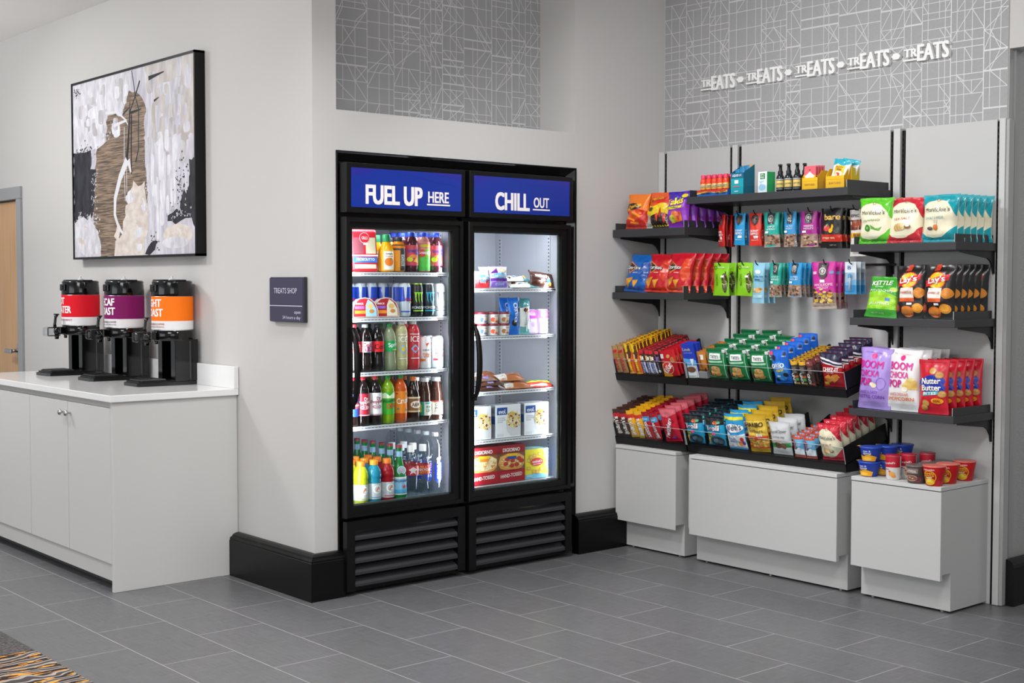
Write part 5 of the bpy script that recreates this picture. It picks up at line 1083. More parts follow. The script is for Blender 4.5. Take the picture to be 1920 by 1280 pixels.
for x, y in ((.52, .80), (.75, .73), (.86, .38), (.30, .20), (.24, .12)): nb += [('e', x, y, .125, .065, '#b8823a'), ('e', x, y+.002, .10, .05, '#d0a05a'), ('r', x-.08, y-.004, x+.08, y+.002, '#a8742e')]
nb += [('e', .70, .25, .20, .055, '#e8a01e'), ('r', .10, .955, .9, .965, '#a8162a')]
b = bag('cookie_bag', .150, .235, .05, '#c8142c', nb, logo=[('t', 'Nutter', .48, .615, .66, .11, '#f6f0e0', .04, .05), ('t', 'Butter', .50, .49, .68, .11, '#f6f0e0', .04, .05), ('t', 'BITES', .46, .385, .44, .05, '#f4f8f8', .04, .03), ('t', 'REAL', .70, .25, .24, .045, '#b01626', 0, .04)], seed=9, crumple=.004, seal=.07)
row(b, 5, (5.138, 3.203, .860), (.057, -.007, 0), (-.02, 0, -PI/2), 'red peanut cookie pouch', 'on the lower right shelf', 'cookie bag')

# left shelves
b = bag('snack_bag', .158, .185, .07, '#e8781a', [('p', [(0, 0), (1, 0), (1, .50), (.6, .56), (.3, .46), (0, .52)], '#c8241a'), ('e', .5, .40, .34, .15, '#e0501a'), ('p', [(.1, .3), (.5, .2), (.52, .25), (.12, .36)], '#f0961e'), ('p', [(.35, .45), (.8, .3), (.82, .36), (.4, .5)], '#f09a24'), ('p', [(.3, .14), (.7, .12), (.7, .18), (.32, .2)], '#f08a1e'), ('e', .42, .62, .36, .10, '#1d1a1a')], logo=[('t', 'Cheetos', .46, .635, .66, .13, '#f4b41c', .22, .05)], seed=10, crumple=.006)
row(b, 2, (5.118, 4.975, 1.712), (.066, -.004, 0), (-.12, .02, -PI/2), 'orange and red cheese puff bag', 'at left of the upper left shelf', 'snack bag')
b = bag('snack_bag', .165, .19, .07, '#e0561e', [('p', [(0, 0), (1, 0), (1, .62), (.7, .70), (.4, .58), (0, .62)], '#e8c81e'), ('p', [(.1, 0), (1, 0), (1, .36), (.7, .42), (.3, .30)], '#2a2422'), ('p', [(.0, .0), (.3, .0), (.24, .3), (0, .4)], '#b8b4ae'), ('p', [(.3, .7), (1, .86), (1, .72), (.6, .66)], '#d8281e'), ('e', .70, .40, .05, .14, '#c8301e'), ('e', .55, .28, .05, .12, '#d8461e'), ('e', .85, .26, .05, .14, '#c02a1a'), ('e', .25, .5, .14, .06, '#3a3230')], logo=[('t', 'Cheetos', .46, .80, .66, .13, '#1d1716', .14, .09), ('t', 'Cheetos', .46, .80, .64, .115, '#f6a41c', .14, .03)], seed=11, crumple=.006)
row(b, 3, (5.120, 4.826, 1.712), (.066, -.006, 0), (-.20, 0, -PI/2), 'yellow and black flaming cheese puff bag', 'on the upper left shelf', 'snack bag')
b = bag('snack_bag', .155, .185, .075, '#8c34b8', [('p', [(0, 1), (1, 1), (1, .74), (0, .78)], '#3c1ea0'), ('p', [(.25, .46), (.84, .52), (.84, .60), (.25, .54)], '#d8d81e'), ('p', [(.30, .10), (.86, .16), (.78, .42), (.60, .24), (.40, .44)], '#d8762a'), ('e', .42, .22, .14, .10, '#b8c83a'), ('e', .66, .30, .05, .12, '#b02a2a'), ('e', .84, .86, .10, .06, '#e0c81e')], logo=[('t', 'Takis', .50, .70, .74, .20, '#f0e41c', .16, .05), ('t', 'FUEGO', .54, .53, .32, .04, '#6a1a8a')], seed=12, crumple=.007)
row(b, 5, (5.120, 4.685, 1.712), (.064, -.002, 0), (-.10, 0, -PI/2), 'purple rolled tortilla chip bag', 'on the upper left shelf', 'snack bag')
def dor(body, dk, seed): return bag('tortilla_chip_bag', .172, .205, .075, body, [('p', [(.0, .0), (1, 0), (1, .18), (0, .10)], dk), ('e', .82, .55, .16, .30, dk), ('p', [(.14, .80), (.22, .44), (.62, .60)], '#e88a3a'), ('p', [(.18, .755), (.24, .49), (.56, .605)], '#26201e'), ('p', [(.04, .30), (.44, .36), (.20, .08)], '#d8922e'), ('p', [(.40, .28), (.66, .31), (.48, .09)], '#e0a03a')], logo=[('t', 'Doritos', .40, .61, .66, .115, '#201c1c', .0, .10), ('t', 'Doritos', .40, .61, .64, .095, '#f6f6f6', .0, .03), ('t', 'FLAVORED', .54, .47, .22, .03, '#f0e6e0')], seed=seed, crumple=.007)
b = dor('#1b62b4', '#1450a0', 13); row(b, 1, (5.126, 4.990, 1.378), (.06, 0, 0), (-.28, .05, -PI/2), 'blue tortilla chip bag', 'at the left end of the middle left shelf', 'chip bag')
b = dor('#c01c2a', '#d23a24', 14); row(b, 2, (5.126, 4.838, 1.378), (.07, -.004, 0), (-.26, .03, -PI/2), 'red tortilla chip bag', 'beside the blue bag', 'chip bag')
b = dor('#c41a2c', '#dc4a26', 15); row(b, 5, (5.128, 4.690, 1.378), (.062, -.003, 0), (-.22, .02, -PI/2), 'red tortilla chip bag', 'in the right row of the middle left shelf', 'chip bag')

# ------------------------------------------------------------------ topmost shelf
ZT = 1.8625
t = carton('shot_display_tray', .20, .030, .10, '#2a62b8', [('p', [(0, .5), (.3, .75), (.6, .55), (1, .8), (1, 1), (0, 1)], '#d8343a'), ('p', [(0, .3), (.4, .6), (.8, .35), (1, .6), (1, .8), (.6, .6), (.3, .8), (0, .6)], '#f0b42a')], logo=[('t', '5-hour ENERGY', .30, .5, .34, .5, '#1c1c1c'), ('t', '5-hour ENERGY', .78, .5, .34, .5, '#1c1c1c')])
t.location = (5.118, 4.452, ZT); t.rotation_euler = (0, 0, -PI/2); tag(t, 'low blue and red display tray under the pink capped energy shots', 'tray')
sb = bottle('energy_shot_bottle', [(.013, 0), (.0155, .003), (.0155, .045), (.013, .055), (.010, .060), (.010, .064)], mat('#e8481e', 'gloss'), (.0125, .058, .076, '#e0325e'), (.004, .044, '#f0a01e', [('p', [(0, .6), (1, .8), (1, 1), (0, 1)], '#e03a2a'), ('r', .25, .16, .8, .62, '#e8d8a0'), ('t', '5-hour', .52, .48, .48, .2, '#1d1a1a'), ('t', 'ENERGY', .52, .26, .5, .18, '#1d1a1a')]))
k = 0
for r_ in range(2):
    for c_ in range(5):
        o = sb if k == 0 else dup(sb); o.location = (5.138+.038*r_, 4.527-.037*c_, ZT+.0305); o.rotation_euler = (0, 0, -PI/2+.3+.2*math.sin(k)); k += 1
        tag(o, 'pink capped energy shot bottle, '+('front row' if r_ == 0 else 'rear row')+', '+('leftmost', 'second from the left', 'middle', 'second from the right', 'rightmost')[c_]+' in its tray', 'bottle', 'energy shots in the display tray')
mb = MB(); h0, h1 = .105, .150
mb.prism([(0, 0), (.085, 0), (.085, h1), (0, h0)], -.040, -.0385, 'x', mat('#12708c', 'paper')).prism([(0, 0), (.085, 0), (.085, h1), (0, h0)], .0385, .040, 'x', mat('#12708c', 'paper')).box(-.0385, .0385, 0, .0015, 0, h0, mat('#1a9aa6', 'paper')).box(-.0385, .0385, .0835, .085, 0, h1, mat('#c8a878', 'paper')).box(-.0385, .0385, 0, .085, 0, .002, mat('#c8a878', 'paper'))
art(mb, lambda u, v, off: Vector((-.040+u*.08, -off, v*h0)), [('r', 0, .74, 1, 1, '#12607e'), ('t', 'LIQUID I.V.', .5, .87, .74, .13, '#f0f6f8'), ('r', .3, .5, .6, .66, '#e8f4f6'), ('r', .2, .34, .7, .38, '#d8486a'), ('r', .3, .12, .6, .16, '#c8ecee')], .08, h0, step=9)
art(mb, lambda u, v, off: Vector((-.0401-off, .085-u*.085, v*h0)), [('r', 0, 0, 1, .74, '#1fb0b8'), ('r', .1, .5, .5, .55, '#d8f0f0'), ('r', .2, .3, .7, .34, '#d8f0f0')], .085, h0, step=9)
o = mb.build('open_carton', None, (5.128, 4.300, ZT), (0, 0, -PI/2-.0)); tag(o, 'teal and blue open carton of drink mix sachets on the topmost shelf', 'carton')
o2 = bag('drink_mix_sachet', .034, .10, .012, '#2b7fae', [('e', .5, .6, .3, .15, '#1c5a80')], seed=3, nx=6, ny=8)
for k in range(4):
    q = o2 if k == 0 else dup(o2); q.location = (5.145+.035*(k//2), 4.318-.036*(k % 2), ZT+.025+.008*(k//2)+.004*k); q.rotation_euler = (-.05, .06*(-1)**k, -PI/2)
    tag(q, 'blue drink mix sachet in the open teal carton, '+('front', 'rear')[k//2]+' '+('left', 'right')[k % 2]+' one', 'sachet', 'drink mix sachets in the open carton')
o = carton('eye_care_box', .060, .10, .055, '#e6ecee', [('r', .25, .64, .80, .92, '#1f8a4e'), ('r', .2, .5, .7, .56, '#9ac8e0'), ('e', .5, .25, .4, .16, '#9fc8e4'), ('o', .35, .42, .1, .07, .2, '#4a7a6a')], side='#2fae62', sdecs=[('r', .1, .6, .9, .65, '#d8f0e0'), ('r', .1, .8, .6, .9, '#e8f4ec')], logo=[('t', 'OPTI-', .52, .84, .4, .09, W5), ('t', 'FREE', .52, .72, .4, .09, W5)]); o.location = (5.118, 4.135, ZT); o.rotation_euler = (0, 0, -PI/2-.12); tag(o, 'white and green eye care box beside the open teal carton', 'box')

sp = bottle('spray_bottle', [(.017, 0), (.0195, .003), (.0195, .065), (.016, .075), (.011, .080), (.011, .083)], mat('#22252c', 'gloss'), None, (.006, .062, '#23262d', [('r', .16, .22, .84, .80, '#dcbf6a'), ('r', .16, .86, .84, .92, '#c8ccd4'), ('t', 'SANITIZER', .5, .52, .5, .1, '#3a3426'), ('r', .2, .08, .8, .1, '#c8ccd4')]))
cb = MB(); cb.lathe([(.0125, .080), (.0125, .094), (.0085, .100), (.0075, .118), (.009, .120), (.009, .128)], mat('#17181b', 'black'), 18); cb.bbox(-.008, .008, -.016, .006, .118, .129, mat('#17181b', 'black'), .003); cb.build('spray_pump', sp)
for k, (x, y, lb) in enumerate(((5.128, 4.034, 'leftmost of the four, beside the green box'), (5.128, 3.985, 'second from the left of the four'), (5.132, 3.938, 'third from the left of the four'), (5.168, 3.922, 'rear one beside the yellow box'))):
    q = sp if k == 0 else dup(sp); q.location = (x, y, ZT); q.rotation_euler = (0, 0, -PI/2+.4); tag(q, 'small black spray bottle with a yellow label, '+lb, 'spray bottle', 'black spray bottles on the topmost shelf')
def ybox(x, y, w_, label, hb=.085):
    mb = MB(); d_ = .075; Y = mat('#e8b21c', 'paper')
    mb.box(-w_/2, w_/2, 0, .0015, 0, .055, Y).box(-w_/2, w_/2, d_-.0015, d_, 0, hb, Y).prism([(0, 0), (d_, 0), (d_, hb), (.03, hb), (0, .055)], -w_/2, -w_/2+.0015, 'x', Y).prism([(0, 0), (d_, 0), (d_, hb), (.03, hb), (0, .055)], w_/2-.0015, w_/2, 'x', Y).box(-w_/2, w_/2, 0, d_, 0, .0015, Y)
    art(mb, lambda u, v, off: Vector(((u-.5)*w_, -off, v*.055)), [('t', "BURT'S BEES", .5, .40, .62, .17, '#a8521c', 0, .02), ('r', 0, .70, 1, .73, '#c8901a')], w_, .055, step=9)
    o = mb.build('display_carton', None, (x, y, ZT), (0, 0, -PI/2)); tag(o, label, 'carton'); return o
ybox(5.118, 3.856, .092, 'yellow display carton holding pink packets on the topmost shelf', .088)
o2 = carton('lip_balm_packet', .066, .095, .008, '#d9626e', [('r', 0, .0, 1, .55, '#e8b21c'), ('p', [(.1, .5), (.5, .72), (.9, .5), (.8, .35), (.2, .35)], '#f2ede4'), ('e', .5, .80, .07, .03, '#8a2a34')], logo=[('t', "BURT'S BEES", .5, .3, .6, .07, '#a8521c')])
for k in range(4):
    q = o2 if k == 0 else dup(o2); q.location = (5.124+.016*k, 3.862-.003*k, ZT+.0155+.001*k); q.rotation_euler = (-.04, 0, -PI/2); tag(q, ordw(k, 4)+' pink and yellow lip balm packet in the yellow carton', 'packet', 'lip balm packets in the carton')
ybox(5.118, 3.715, .105, 'yellow display carton with a face wipe pouch leaning out of it', .092)
mb = MB(); mb.box(-.05, .05, 0, .002, 0, .115, mat('#d8b92a', 'paper')).box(.048, .05, -.06, .002, 0, .09, mat('#d8b92a', 'paper')); o = mb.build('yellow_card', None, (5.205, 3.695, ZT), (0, 0, -PI/2)); tag(o, 'upright plain yellow card box behind the face wipe pouch', 'card')
b = bag('face_wipe_pouch', .10, .115, .03, '#eef2f2', [('p', [(0, .72), (.3, .80), (.6, .70), (1, .84), (1, 1), (0, 1)], '#26a6b8'), ('r', .2, .32, .78, .72, '#ecc42a'), ('e', .5, .36, .22, .13, '#f4f4f0'), ('e', .5, .34, .09, .08, '#e0442e'), ('p', [(.7, .88), (.95, .92), (.8, .98)], '#8ad8e0')], logo=[('t', "BURT'S", .5, .64, .36, .07, '#8a4a1c'), ('t', 'BEES', .5, .55, .26, .07, '#8a4a1c')], seed=21)
b.location = (5.140, 3.715, ZT+.020); b.rotation_euler = (-.18, .16, -PI/2); tag(b, 'teal and yellow face wipe pouch leaning in a yellow carton', 'pouch')
b = dup(b); b.location = (5.172, 3.700, ZT+.022); b.rotation_euler = (-.2, .22, -PI/2); tag(b, 'second face wipe pouch, just behind the leaning one', 'pouch')

# ------------------------------------------------------------------ packs hanging from the hook rails
def hang(proto, y, zt, h, n, what, where, x0=5.213, step=.042, dy=.0, yaw=.10, lean=.0):
    rd = random.Random(int(y*1000))
    for i in range(n):
        q = proto if i == 0 and not proto.get('category') else dup(proto)
        q.location = (x0+step*i, y+dy*i+rd.uniform(-.003, .003), zt-h); q.rotation_euler = (lean, rd.uniform(-.04, .04), -PI/2+rd.uniform(-yaw, yaw)+(.10 if i == 0 else 0))
        w_ = ordw(i, n); tag(q, (w_+' ' if w_ else '')+what+' '+where, 'snack pack', what+'s '+where if n > 1 else None)
TA, TB = 1.776, 1.527
def sd(c, c2, seed): return bag('almond_pack', .072, .16, .022, c, [('e', .5, .80, .30, .17, '#3d3230'), ('e', .45, .74, .16, .12, '#6a5148'), ('r', .42, .22, .80, .30, '#f0f0ee')], logo=[('t', 'SKINNY', .5, .45, .66, .07, W5, 0, .02), ('t', 'DIPPED', .5, .36, .66, .07, W5, 0, .02), ('t', 'PEANUT BUTTER', .5, .17, .6, .03, W5, 0, 0)], seed=seed, nx=8, ny=12)
b = sd('#c9241e', '', 31); hang(b, 4.470, TA, .165, 4, 'red dipped almond pack seen edge on', 'on the leftmost upper hook', x0=5.215, step=.030, yaw=.02); 
for q in COL.objects:
    if q.get('category') == 'snack pack': q.rotation_euler.z -= .58
b = sd('#1d96cf', '', 32); hang(b, 4.352, TA, .16, 3, 'blue dipped almond pack', 'on the upper hook rail')
b = sd('#d8301f', '', 33); hang(b, 4.248, TA, .165, 3, 'red dipped almond pack facing out', 'on the upper hook rail')
def nuts(seed, n=26, y0=.03, y1=.34, cols=('#8a5a3a', '#6a3f2a', '#b08a66', '#d0b090', '#59382a')):
    rd = random.Random(seed); return [('e', rd.uniform(.1, .9), rd.uniform(y0, y1), rd.uniform(.05, .10), rd.uniform(.018, .032), rd.choice(cols)) for _ in range(n)]
def sm_(c, seed, w_=.088, h=.17, lines=('SIMPLY', 'ALMONDS')): return bag('nut_pack', w_, h, .026, c, [('r', 0, 0, 1, .36, '#9a8272')]+nuts(seed)+[('p', [(.28, .98), (.74, .98), (.70, .66), (.32, .66)], '#3b3838'), ('o', .5, .82, .16, .10, .3, '#b8b4b0'), ('e', .5, .82, .07, .045, '#b8b4b0'), ('r', .12, .40, .38, .46, '#f2f2f2')], logo=[('t', lines[0], .52, .585, .55, .045, '#f0f6f6', 0, .01), ('t', lines[1], .52, .515, .62, .05, '#f0f6f6', 0, .01)], seed=seed, nx=8, ny=12)
b = sm_('#1ba99a', 34); hang(b, 4.148, TA, .175, 3, 'teal nut pack with dark panel', 'on the upper hook rail')
b = sm_('#2a8fc8', 35, .075, .17, ('SALTED', 'MEDLEY')); hang(b, 4.036, TA, .175, 2, 'blue nut pack with dark panel', 'on the upper hook rail')
b = sm_('#a81f8c', 36, .092, .17, ('WHOLESOME', 'MEDLEY')); hang(b, 3.925, TA, .178, 3, 'magenta nut pack with dark panel', 'on the upper hook rail', step=.036)
b = bag('dried_fruit_pack', .118, .185, .03, '#1c1a1a', [('r', 0, .16, 1, .34, '#c8301e'), ('e', .30, .50, .13, .08, '#c8281e'), ('e', .52, .44, .12, .06, '#e8b01e'), ('e', .56, .52, .06, .08, '#e8b01e'), ('e', .32, .58, .05, .03, '#3a8a3a')], logo=[('t', 'bare', .56, .78, .74, .15, '#e8b85a', .02, .04), ('t', 'crispy reds', .42, .25, .62, .07, '#f0e0c0'), ('t', 'NET WT', .6, .07, .3, .03, '#d8d0c8', 0, 0)], seed=37, nx=8, ny=12)
hang(b, 3.800, TA, .185, 3, 'black dried apple pack with gold lettering', 'on the upper hook rail', step=.05)
b = bag('meat_snack_pack', .085, .215, .02, '#d9d5cf', [('r', .02, .56, .98, .78, '#6a3020'), ('e', .5, .68, .36, .08, '#9a4a2a'), ('r', .02, .40, .98, .50, '#d8a21e'), ('r', .2, .05, .6, .2, '#b8b4b0')], logo=[('t', 'EPIC', .36, .87, .5, .06, '#3a3634'), ('t', 'BEEF', .5, .45, .5, .05, '#5a3a10')], seed=38, nx=8, ny=12)
hang(b, 3.664, TA, .225, 3, 'pale meat snack pack with yellow stripe', 'on the rightmost upper hook', x0=5.235)
mbx = MB(); 
b = bag('seed_pack', .098, .165, .022, '#86c81a', [('e', .76, .42, .17, .33, '#4a4a2a')]+[('e', .76+.12*math.cos(a*1.7)*((a*37 % 10)/10), .42+.28*math.sin(a*2.3)*((a*53 % 10)/10), .035, .018, ('#c8c08a', '#8a9a4a', '#a8a068')[a % 3]) for a in range(26)]+[('o', .14, .86, .10, .055, .25, '#1d2a14'), ('r', .55, .56, .75, .62, W5)], logo=[('t', 'simple', .5, .86, .46, .06, '#eef6d8', 0, .02), ('t', 'SUNFLOWER', .28, .48, .60, .09, '#3a5a1a', -PI/2, 0)], seed=39, nx=8, ny=12)
hang(b, 4.470, TB, .165, 2, 'lime green sunflower seed pack', 'on the leftmost lower hook', step=.06, dy=-.006)
hang(b, 4.312, TB, .165, 2, 'lime green sunflower seed pack', 'on the second lower hook', step=.06, dy=-.006)
b = bag('cashew_pack', .072, .200, .024, '#8cc6dc', [('e', .5, .32, .42, .07, '#d8a868'), ('e', .3, .34, .14, .035, '#e8c890'), ('e', .6, .30, .16, .035, '#e0b878'), ('e', .75, .35, .12, .03, '#c89048'), ('r', .12, .13, .88, .20, '#b8dcea'), ('e', .5, .77, .26, .05, '#e4f0f6'), ('r', .06, .55, .95, .64, '#7ab6d2')], logo=[('t', 'SEA SALTED', .5, .655, .86, .05, '#1f4a8a', 0, .03), ('t', 'CASHEWS', .5, .58, .5, .035, '#1f4a8a')], seed=40, nx=8, ny=12)
hang(b, 4.232, TB, .200, 3, 'pale blue sea salted cashew pack', 'on the lower hook rail')
b = sm_('#1ba08e', 41, .068, .165); hang(b, 4.124, TB, .168, 3, 'teal nut pack', 'on the lower hook rail', step=.036)
b = sm_('#1f90cc', 42, .080, .165, ('SALTED', 'MEDLEY')); hang(b, 4.008, TB, .168, 4, 'blue nut pack', 'on the lower hook rail', step=.034)
b = bag('nut_pouch', .132, .222, .035, '#c82a96', [('r', 0, 0, 1, .34, '#8a7468')]+nuts(9, 46, .10, .42, ('#e0b83a', '#d8a02a', '#4a3028', '#3a2622', '#e8cc7a', '#8a4a3a'))+[('r', 0, 0, 1, .12, '#a8988c'), ('p', [(.30, .98), (.72, .98), (.70, .70), (.5, .62), (.32, .70)], '#4a4446'), ('o', .5, .80, .15, .08, .35, '#c8c4c0'), ('e', .5, .80, .06, .04, '#c8c4c0'), ('r', .38, .56, .58, .62, W5), ('r', .80, .74, .95, .80, '#6a9ac8'), ('r', .06, .74, .22, .80, '#e8b0d0')], logo=[('t', 'WHOLESOME', .5, .515, .82, .055, '#f2d8ec', .02, .02), ('t', 'MEDLEY', .5, .45, .5, .045, '#f2d8ec', 0, .01)], seed=43, nx=9, ny=14)
hang(b, 3.832, TB, .222, 3, 'large magenta nut pouch', 'on the lower hook rail', step=.045)
mb = MB(); mb.bbox(-.030, .030, 0, .002, 0, .150, mat('#d3dde4', 'gloss'), .0008); mb.bbox(-.024, .024, -.018, .001, .012, .100, mat('#dbe6ee', 'clear'), .004)
art(mb, lambda u, v, off: Vector(((u-.5)*.06, -off, v*.15)), [('r', 0, 0, 1, .28, '#3a9ad0'), ('p', [(0, .28), (1, .28), (1, .46), (0, .36)], '#8cc4e4'), ('t', 'B', .4, .82, .3, .11, '#2a4a9a', 0, .02)], .06, .15, step=9)
tb = mb.build('blister_pack'); m2 = MB(); m2.tube([(0, -.010, .02), (.004, -.010, .09)], .004, mat('#e8ecf2', 'gloss'), 8); m2.bbox(-.008, .008, -.014, -.006, .075, .095, mat('#5ab0dc', 'pack'), .002); m2.build('travel_toothbrush', tb)
hang(tb, 3.690, TB, .152, 3, 'clear blue travel toothbrush blister pack', 'on the rightmost lower hook', step=.036)

# ------------------------------------------------------------------ candy and cookies in the tilted trays
CT, ST = math.cos(TILT), math.sin(TILT)
TU, TL = .942, .600
def stack(proto, y, zt, n, step, what, where, cat, b0=.012, drift=0.0, yaw=.06, lift=.0, rise=0.0):
    roll = -.10 if y > 4.6 else -.02
    rd = random.Random(int(y*977)+n)
    for i in range(n):
        q = proto if i == 0 and not proto.get('category') else dup(proto)
        b_ = b0+step*i; q.location = (5.104+b_*CT-lift*ST, y+drift*i+(rd.uniform(-.002, .002) if i else 0), zt+b_*ST+lift*CT+rise*i)
        q.rotation_euler = (TILT+(rd.uniform(-.03, .03) if i else 0), roll+rd.uniform(-.03, .03), -PI/2+(rd.uniform(-yaw, yaw) if i else 0))
        w_ = ordw(i, n); tag(q, (w_+' ' if w_ else '')+what+(' '+where if where else ''), cat, what+' '+where if n > 1 else None)
def bar(name, w_, h, t_, body, decs, logo, seed): return bag(name, w_, h, t_, body, decs, logo=logo, seed=seed, nx=6, ny=9, seal=.05, crumple=.0018, narrow=.02)
# upper left tray
b = bar('chocolate_bar', .040, .150, .022, '#b48a55', [('r', 0, .56, 1, .78, '#a8743a'), ('p', [(.1, .72), (.9, .80), (.9, .88), (.1, .84)], '#c8202a')], [('t', 'TWIX', .5, .33, 1.9, .15, '#d0242c', PI/2, .06)], 51)
stack(b, 5.088, TU, 9, .028, 'gold caramel cookie bar', 'in the leftmost column', 'candy bar'); stack(b, 5.042, TU, 9, .028, 'gold caramel cookie bar', 'in the second column from the left', 'candy bar')
b = bar('chocolate_bar', .046, .168, .024, '#f0641c', [('r', 0, .72, 1, 1, '#f2cf12'), ('p', [(.55, .70), (.95, .62), (.95, .98), (.5, .98)], '#5a3422'), ('e', .62, .62, .28, .13, '#5a3422'), ('p', [(.2, .52), (.5, .46), (.55, .66), (.3, .70)], '#e8c88a'), ('r', .40, .42, .75, .50, '#f0f0f0'), ('r', 0, 0, 1, .05, '#f07a2a')], [('t', "Reese's", .5, .26, 1.85, .13, '#f4d81c', PI/2, .05)], 52)
stack(b, 4.988, TU, 10, .028, 'orange peanut butter cup pack', 'in the left of its two columns', 'candy bar'); stack(b, 4.938, TU, 11, .028, 'orange peanut butter cup pack', 'in the right of its two columns', 'candy bar')
b = bar('chocolate_bar', .034, .140, .022, '#4a2a22', [('r', .06, .06, .94, .50, '#d8dcea'), ('r', .1, .82, .9, .98, '#d02a34'), ('r', .2, .58, .6, .76, '#e8c890'), ('r', .6, .60, .9, .72, W5)], [('t', 'SNICKERS', .5, .28, 1.75, .14, '#2540a0', PI/2, .04)], 53)
for j, nm in enumerate(('left', 'middle', 'right')): stack(b, 4.890-.036*j, TU, 11, .027, 'brown and white nougat bar', 'in the '+nm+' of its three columns', 'candy bar')
b = bar('chocolate_bar', .030, .138, .020, '#2f2422', [('r', .1, .6, .9, .74, '#8a5ab0'), ('r', .1, .84, .9, .96, '#c83a44'), ('e', .5, .18, .3, .06, '#d8d8da')], [('t', 'Dark', .5, .4, 1.2, .1, '#b8a8c8', PI/2, 0)], 54)
stack(b, 4.784, TU, 10, .028, 'dark wrapped chocolate bar', 'beside the red wafer packs', 'candy bar')
b = bar('wafer_bar', .108, .140, .022, '#c41824', [('p', [(0, 0), (.55, 0), (.25, .5), (0, .55)], '#f09a24'), ('e', .42, .34, .36, .24, '#d8301e'), ('o', .42, .34, .36, .24, .06, '#f0e8e0'), ('e', .82, .62, .12, .12, '#b8743a'), ('r', .10, .72, .32, .88, '#e0dede'), ('e', .6, .78, .12, .07, '#c89050')], [('t', 'KitKat', .42, .34, .62, .24, '#f6f2f0', .7, .05)], 55)
stack(b, 4.706, TU, 7, .029, 'red wafer bar pack', 'in the upper left tray', 'candy bar')
# upper middle tray
b = carton('chocolate_tablet', .082, .178, .012, '#2340b8', [('r', 0, 0, 1, .36, '#e8ebf0'), ('p', [(0, .36), (1, .36), (1, .52), (0, .58)], '#5aa8e0'), ('e', .50, .24, .36, .09, '#7a4a38'), ('p', [(.55, .56), (.85, .56), (.70, .36), (.62, .36)], '#eef0f4'), ('r', .1, .04, .8, .06, '#9a9aa0')], logo=[('t', 'Lindt', .42, .84, .62, .09, '#e8d89a', 0, .0), ('t', 'CLASSIC RECIPE', .5, .74, .7, .028, '#b8c4f0')])
stack(b, 4.567, TU, 3, .017, 'blue milk chocolate tablet', 'in the upper middle tray', 'chocolate bar', yaw=.01)
b = bar('caramel_bar', .058, .105, .018, '#c07a34', [('r', .4, .62, .8, .86, '#e8e4e0'), ('r', 0, .0, 1, .12, '#8a4f22')], [('t', 'caramel', .4, .5, 1.0, .14, '#7a3f1a', PI/2)], 56)
stack(b, 4.494, TU+.035, 9, .022, 'caramel brown candy bar', 'beside the blue tablets', 'candy bar')
mb = MB(); mb.bbox(-.028, .028, 0, .22, 0, .036, mat('#8f9093', 'black'), .002); o = mb.build('grey_riser', None, (5.104+.008*CT, 4.494, TU+.008*ST-.0), (TILT, 0, -PI/2)); tag(o, 'grey slatted riser block under the caramel brown bars', 'riser')
tt = [('r', .06, .06, .94, .065, '#cfe6d4'), ('r', .06, .06, .075, .94, '#cfe6d4'), ('r', .925, .06, .94, .94, '#cfe6d4'), ('p', [(.22, .90), (.80, .90), (.82, .70), (.20, .70)], '#f2f4f0'), ('r', .12, .60, .88, .66, '#9fcfae'), ('r', .10, .16, .62, .30, '#5a3626'), ('e', .52, .20, .28, .08, '#c89048'), ('e', .48, .28, .27, .08, '#d8a868'), ('e', .50, .35, .25, .075, '#cf9850'), ('e', .50, .41, .25, .075, '#e0b474'), ('e', .42, .42, .03, .012, '#5a3a28'), ('e', .58, .41, .03, .012, '#5a3a28'), ('r', .1, .09, .4, .11, '#cfe6d4')]
tate = bag('cookie_bag', .120, .150, .05, '#157a45', tt, logo=[('t', "TATE'S", .5, .80, .44, .10, '#1a2a20', 0, .01)], seed=57, crumple=.003, narrow=.02, seal=.04)
mb = MB(); mb.bbox(-.058, .058, -.006, .006, .142, .156, mat('#116a3c', 'pack'), .002).bbox(.044, .064, -.009, .004, .138, .154, mat('#dfe3df', 'paper'), .002); mb.build('folded_top', tate)
for j, (y, nm) in enumerate(((4.400, 'left'), (4.262, 'middle'), (4.126, 'right'))): stack(tate, y, TU, 5 if j < 2 else 4, .070, 'green cookie bag', 'in the '+nm+' of its three columns', 'cookie bag', b0=.028, rise=.004)
b = bag('cookie_bag', .110, .168, .045, '#2068d0', [('e', .5, .38, .40, .30, '#3a96e8'), ('e', .25, .78, .12, .08, '#26262c'), ('e', .78, .28, .12, .07, '#26262c'), ('e', .25, .12, .10, .06, '#26262c'), ('r', .3, .22, .5, .27, W5), ('e', .85, .88, .08, .05, '#26262c'), ('r', .02, .86, .2, .96, '#d83a5a')], logo=[('t', 'OREO', .45, .56, .72, .13, '#f4f6fa', .06, .07), ('t', 'mini', .52, .43, .46, .09, '#f2c81c', .12, .04), ('t', 'NABISCO', .85, .82, .2, .04, '#d8e8f8')], seed=58, crumple=.004)
stack(b, 3.998, TU, 5, .056, 'blue mini cookie bag', 'in the upper middle tray', 'cookie bag', b0=.028, rise=.003)
b = bar('nut_bar', .040, .128, .020, '#38322e', [('r', 0, .80, 1, 1, '#d8a22a'), ('r', .1, .05, .9, .12, '#d8b04a'), ('r', .2, .5, .8, .74, '#6a6460'), ('r', .55, .2, .9, .3, '#4a9a4a'), ('r', .55, .32, .9, .4, '#c85a2a')], [('t', 'KIND', .32, .30, 1.3, .14, '#f0f0ee', PI/2, .03)], 59)
stack(b, 3.908, TU, 9, .028, 'black nut bar with gold top', 'in the left of its three columns', 'nut bar'); stack(b, 3.866, TU, 9, .028, 'black nut bar with gold top', 'in the middle of its three columns', 'nut bar')
